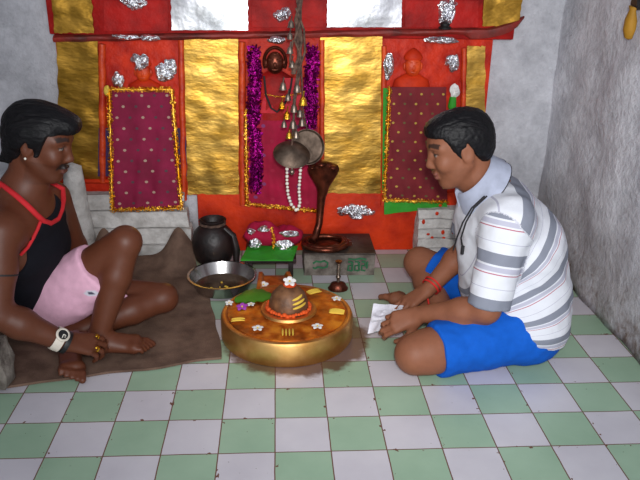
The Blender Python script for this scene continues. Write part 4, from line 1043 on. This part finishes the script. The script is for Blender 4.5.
# ---------------------------------------------- man in black vest on the mat, facing right
pl = thing('person', 'man in black red-trimmed vest and pink shorts sitting on the mat with one knee up', 'person', (-.78, .27, .012))
LS = .93
LHd = frame((.955, -.12, -.27)); lc = A((-.690, .25, .705))
hp, HL = head(lc, LHd, LS)
ch = unit((.975, -.22, 0)); lt = unit((.22, .975, 0))           # chest direction, his left
cz = A((-.785, .255, 0)); up = A((0, 0, 1))
S0, S1, S2, S3 = A((-.82, .37, .11)), A((-.812, .335, .24)), A((-.785, .288, .37)), A((-.765, .255, .46))
torso = [Cap(S0, S1, .105, .098, .03, lt, 1.42, 'torso'), Cap(S1, S2, .098, .105, .04, lt, 1.42, 'torso'), Cap(S2, S3, .105, .084, .04, lt, 1.5, 'torso')]
rSh, lSh = A((-.748, .258, .478))-lt*.165, A((-.760, .258, .478))+lt*.155
torso += [Cap(rSh+lt*.03, lSh-lt*.03, .058, .058, .05, tag='torso')]
neck = [Cap(A((-.765, .255, .50)), HL(-.03, 0, -.06), .058, .050, .035, tag='neck'), Cap(A((-.76, .25, .51)), HL(.01, 0, -.075), .045, .044, .03, tag='neck'), Cap(rSh+lt*.06+up*.0, A((-.77, .25, .55)), .045, .05, .04, tag='neck'), Cap(lSh-lt*.06, A((-.77, .25, .55)), .045, .05, .04, tag='neck')]
rEl, rWr = A((-.795, .012, .262)), A((-.632, .055, .143))
lEl, lWr = A((-.70, .49, .275)), A((-.76, .60, .075))
arms = [Cap(rSh, rSh+(rEl-rSh)*.45, .056, .050, .03, tag='arm'), Cap(rSh+(rEl-rSh)*.45, rEl, .051, .041, .02, tag='arm'), Cap(rEl, rEl+(rWr-rEl)*.35, .042, .044, .02, tag='arm'), Cap(rEl+(rWr-rEl)*.35, rWr, .044, .028, .02, tag='arm'),
        Cap(lSh, lEl, .055, .04, .03, tag='arm'), Cap(lEl, lWr, .04, .027, .02, tag='arm')]
rHip, rKn, rAn = A((-.80, .315, .115)), A((-.468, .250, .385)), A((-.568, .195, .078))
lHip, lKn, lAn = A((-.79, .45, .11)), A((-.395, .43, .100)), A((-.675, .245, .060))
legs = [Cap(rHip, rKn, .080, .052, .03, tag='rthigh'), Cap(rKn, rKn+(rAn-rKn)*.35, .048, .049, .012, tag='shin'), Cap(rKn+(rAn-rKn)*.35, rAn, .049, .032, .012, tag='shin'),
        Cap(lHip, lKn, .080, .053, .03, tag='lthigh'), Cap(lKn, lKn+(lAn-lKn)*.35, .048, .05, .012, tag='shin'), Cap(lKn+(lAn-lKn)*.35, lAn, .05, .032, .012, tag='shin')]
feet = foot(rAn, (-.405, .215, .033), (0, 0, 1), 1, .98)+foot(lAn, (-.592, .012, .040), (.25, .1, 1), 1, .98)
rh = hand(rWr, A((.090, .052, -.045)), A((.15, -.55, .82)), 1, (.5, .55, .6, .65), .06, 1., .3, tout=.6)
lh = hand(lWr, A((-.02, .09, -.035)), A((-.1, .3, .95)), -1, (.15, .15, .15, .15), .1)
prims = torso+neck+arms+legs+feet+hp+rh+lh
lb, lf, lv = body('body', prims, (98, 53, 34), lc, LHd, LS, pl, 'skinoily', .004, mous=True, stubble=.35, lipc=(96, 54, 48))
hr_ = [Ell(HL(-.016, 0, .048), A((.104, .088, .083))*LS, LHd, .01), Ell(HL(.045, 0, .088), A((.07, .066, .036))*LS, LHd, .025), Ell(HL(.085, .0, .078), A((.030, .05, .022))*LS, LHd, .02), Ell(HL(-.065, 0, -.01), A((.050, .072, .08))*LS, LHd, .03), Cap(HL(-.08, -.02, -.07), HL(-.108, -.03, -.088), .022, .006, .02), Cap(HL(-.07, .03, -.075), HL(-.09, .03, -.09), .022, .008, .02)]
for q in (1, -1): hr_ += [Ell(HL(.02, .066*q, .05), A((.05, .022, .042))*LS, LHd, .02), Cap(HL(.028, .064*q, .02), HL(.02, .068*q, -.03), .013, .006, .012), Ell(HL(-.03, .072*q, .02), A((.04, .018, .04))*LS, LHd, .02)]
def lclip(P):
    q = (P-lc)@LHd.T/LS; x, z = q[..., 0], q[..., 2]
    line = np.interp(x, [-.13, -.045, -.03, -.008, .012, .03, .042, .05, .09, .14], [-.10, -.092, -.02, .018, -.03, -.03, .03, .052, .062, .055])
    return line-z
hair(hr_, 'hair', pl, clip=lclip, disp=lambda V_: .0022*vnoise(V_*A((.25, 1, .6)), 110)+.002*vnoise(V_, 22, 4))
# vest with red piping
vf = Field(*bounds(torso, .04), .004)
for p in torso: vf.add(p, .006)
Pv = vf.pts((slice(None),)*3)
def cuts(P):
    nk = Ell(A((-.755, .255, .562))+ch*.055-lt*.04, (.115, .118, .085), A([ch, lt, up]))       # scooped neck
    nb = Ell(A((-.78, .26, .56))-ch*.02, (.10, .09, .07), A([ch, lt, up]))
    a1 = Cap(rSh-lt*.02+up*.05, rSh-lt*.008-up*.10, .084, .076, ax=ch, st=1.3); a2 = Cap(lSh-lt*.03+up*.05, lSh-lt*.02-up*.10, .074, .068, ax=ch, st=1.3)
    return np.max([-nk.dist(P), -nb.dist(P), -a1.dist(P), -a2.dist(P), -Ell(A(at(25, 224, .15)), (.042, .06, .042)).dist(P)], 0)
vf.D = np.maximum(vf.D, cuts(Pv).astype(np.float32)); vf.D = np.maximum(vf.D, (.155-Pv[..., 2]).astype(np.float32))
me, v = vf.mesh('vest', lambda V_: .003*vnoise(V_, 16))
cc = np.tile(A(srgb(16, 16, 24)[:3]), (len(v), 1)); 
setcol(me, cc); link('vest', me, 'cloth', pl)
from mathutils.bvhtree import BVHTree
bvh = BVHTree.FromPolygons([v_.co.copy() for v_ in lb.data.vertices], [tuple(q.vertices) for q in lb.data.polygons])
def onbody(px, py, off=.005):
    d = Vector(CF+CR*(px-320)/F-CU*(py-240)/F).normalized(); h_ = bvh.ray_cast(Vector(CAM), d)
    return h_[0]+h_[1]*off if h_[0] is not None else None
bm = bmesh.new()
pts = [onbody(x, y) for x, y in ((2, 184), (9, 190), (17, 197), (26, 206), (34, 214), (42, 221), (49, 223), (56, 219), (60, 210), (62, 200), (62, 190))]
pts = [q for q in pts if q is not None and q.x < -.55]
def shoulder(x, y):
    h_ = bvh.ray_cast(Vector((x, y, .62)), Vector((0, 0, -1))); return h_[0]+h_[1]*.004
pts = [shoulder(pts[0].x-.07, pts[0].y+.035), shoulder(pts[0].x-.035, pts[0].y+.018)]+pts+[shoulder(-.715, .365), shoulder(-.75, .375), shoulder(-.785, .37)]
add_tube(bm, pts, .0085, 8); obj('neck_trim', bm, 'vestred', pl)
bm = bmesh.new(); pts = [onbody(x, y) for x, y in ((39, 222), (36, 229), (32, 237), (27, 246), (20, 254))]; pts = [q for q in pts if q is not None]
add_tube(bm, pts, .005, 8); obj('armhole_trim', bm, 'vestred', pl)
# pink shorts
pf = Field(*bounds(legs[:1]+legs[3:4]+torso[:1], .05), .005)
pel = [Cap((-.81, .32, .115), (-.80, .45, .115), .088, .088, .03), Cap(rHip, rHip+(rKn-rHip)*.70, .086, .066, .03, unit(np.cross(rKn-rHip, lt)), 1.05), Cap(lHip, lHip+(lKn-lHip)*.62, .086, .080, .03),
       Cap(rHip+A((.07, -.01, -.01)), rHip+(rKn-rHip)*.62+A((.03, -.012, -.045)), .06, .058, .05)]
for p in pel: pf.add(p, .006)
rd, ld = unit(rKn-rHip), unit(lKn-lHip)
def pclip(P):
    a = (P-rHip)@unit(rd+A((0, -.05, .05)))-.30; b = (P-lHip)@ld-.27; w = P[..., 1] < .375+0*P[..., 0]
    return np.maximum(np.where(w, a, np.minimum(a, b) if False else b), np.maximum(P[..., 2]-.42, .016-P[..., 2]))
pf.clip(pclip)
me, v = pf.mesh('shorts', lambda V_: .006*vnoise(V_, 12)+.003*vnoise(V_, 30, 2))
cc = np.tile(A(srgb(230, 178, 200)[:3]), (len(v), 1)); rr_ = np.sqrt((((v-A((-.575, .19, .235)))/A((.022, .05, .011)))**2).sum(1)); cc[rr_ < 1] = srgb(214, 210, 222)[:3]; cc[rr_ < .45] = srgb(70, 70, 90)[:3]; setcol(me, cc); link('shorts', me, 'cloth', pl)
# armband, watch, band, rings, ear stud
ad = rEl-rSh
band('arm_thread', rSh+ad*.52, ad, .051, .051, .006, .003, 'blackcord', pl)
fd = rWr-rEl
wt = band('watch', rWr-fd*.09, fd, .033, .032, .026, .004, 'watchwhite', pl)
nrm = unit(unit(A((.15, -.55, .82)))-unit(fd)*(unit(fd)@unit(A((.15, -.55, .82))))); wc = rWr-fd*.09+nrm*.036
bm = bmesh.new(); add_lathe(bm, [(0, 0), (.02, 0), (.021, .005), (.017, .008), (.015, .0065), (0, .0065)], wc, 28, ax=nrm); obj('watch_case', bm, 'watchwhite', wt)
bm = bmesh.new(); add_lathe(bm, [(0, .0066), (.0145, .0066), (.0145, .0074), (0, .0074)], wc, 28, ax=nrm); obj('watch_dial', bm, 'black', wt)
bm = bmesh.new(); e1 = unit(np.cross(nrm, fd)); e2 = unit(fd)
add_tube(bm, [wc+nrm*.008-e1*.011, wc+nrm*.008], .0014, 5); add_tube(bm, [wc+nrm*.008, wc+nrm*.008+e2*.008], .0014, 5); add_ball(bm, wc+nrm*.0078+e2*.007-e1*.005, .003, (1, 1, .3)); obj('watch_hands', bm, 'bead', wt)
band('wrist_band', rWr+fd*.03, fd, .031, .029, .014, .005, 'black', pl)
for i in (0, 4):   # rings on index and ring finger, first joint
    seg = rh[4+i//4*6]; d = seg.b-seg.a; c = seg.a+d*.45
    band('finger_ring', c, d, seg.ra*.98, seg.ra*.98, .006, .002, 'goldring', pl)
    n3 = unit(A((.1, -.6, .8))); bm = bmesh.new(); add_ball(bm, c+n3*(seg.ra+.002), .007, (1.1, 1.1, .7), 10); obj('ring_stone', bm, 'goldring', pl)
bm = bmesh.new(); add_ball(bm, HL(-.004, -.083, -.036), .0038, seg=8); obj('ear_stud', bm, 'bead', pl)

# ------------------------------------------------------------------ camera, light
cam = bpy.data.cameras.new('camera'); co = bpy.data.objects.new('camera', cam); C.objects.link(co)
cam.sensor_width = 36; cam.lens = F*36/640; cam.clip_start = .02
co.matrix_world = Matrix(((CR[0], CU[0], -CF[0], CAM[0]), (CR[1], CU[1], -CF[1], CAM[1]), (CR[2], CU[2], -CF[2], CAM[2]), (0, 0, 0, 1)))
bpy.context.scene.camera = co
def area(name, loc, target, sx, sy, power, col):
    l = bpy.data.lights.new(name, 'AREA'); l.shape = 'RECTANGLE'; l.size = sx; l.size_y = sy; l.energy = power; l.color = col
    o = bpy.data.objects.new(name, l); C.objects.link(o); o.location = loc
    o.rotation_euler = (Vector(target)-Vector(loc)).to_track_quat('-Z', 'Y').to_euler()
area('daylight_through_door', (.1, -2.6, 1.25), (.1, 1, .6), 1.3, 1.9, 50, (.93, .96, 1.0))
l = bpy.data.lights.new('camera_flash', 'SPOT'); l.energy = 125; l.color = (1, .98, .96); l.spot_size = math.radians(74); l.spot_blend = 1.; l.shadow_soft_size = .035
o = bpy.data.objects.new('camera_flash', l); C.objects.link(o); o.location = tuple(CAM+CU*.10+CR*.03-CF*.02)
o.rotation_euler = (Vector((.42, 1.0, .50))-o.location).to_track_quat('-Z', 'Y').to_euler()
w = bpy.data.worlds.new('world'); bpy.context.scene.world = w; w.use_nodes = True
w.node_tree.nodes['Background'].inputs[0].default_value = (.78, .85, 1, 1); w.node_tree.nodes['Background'].inputs[1].default_value = .2
vs = bpy.context.scene.view_settings
vs.view_transform = 'Standard'; vs.look = 'None'; vs.exposure = .1; vs.gamma = 1; vs.use_curve_mapping = False
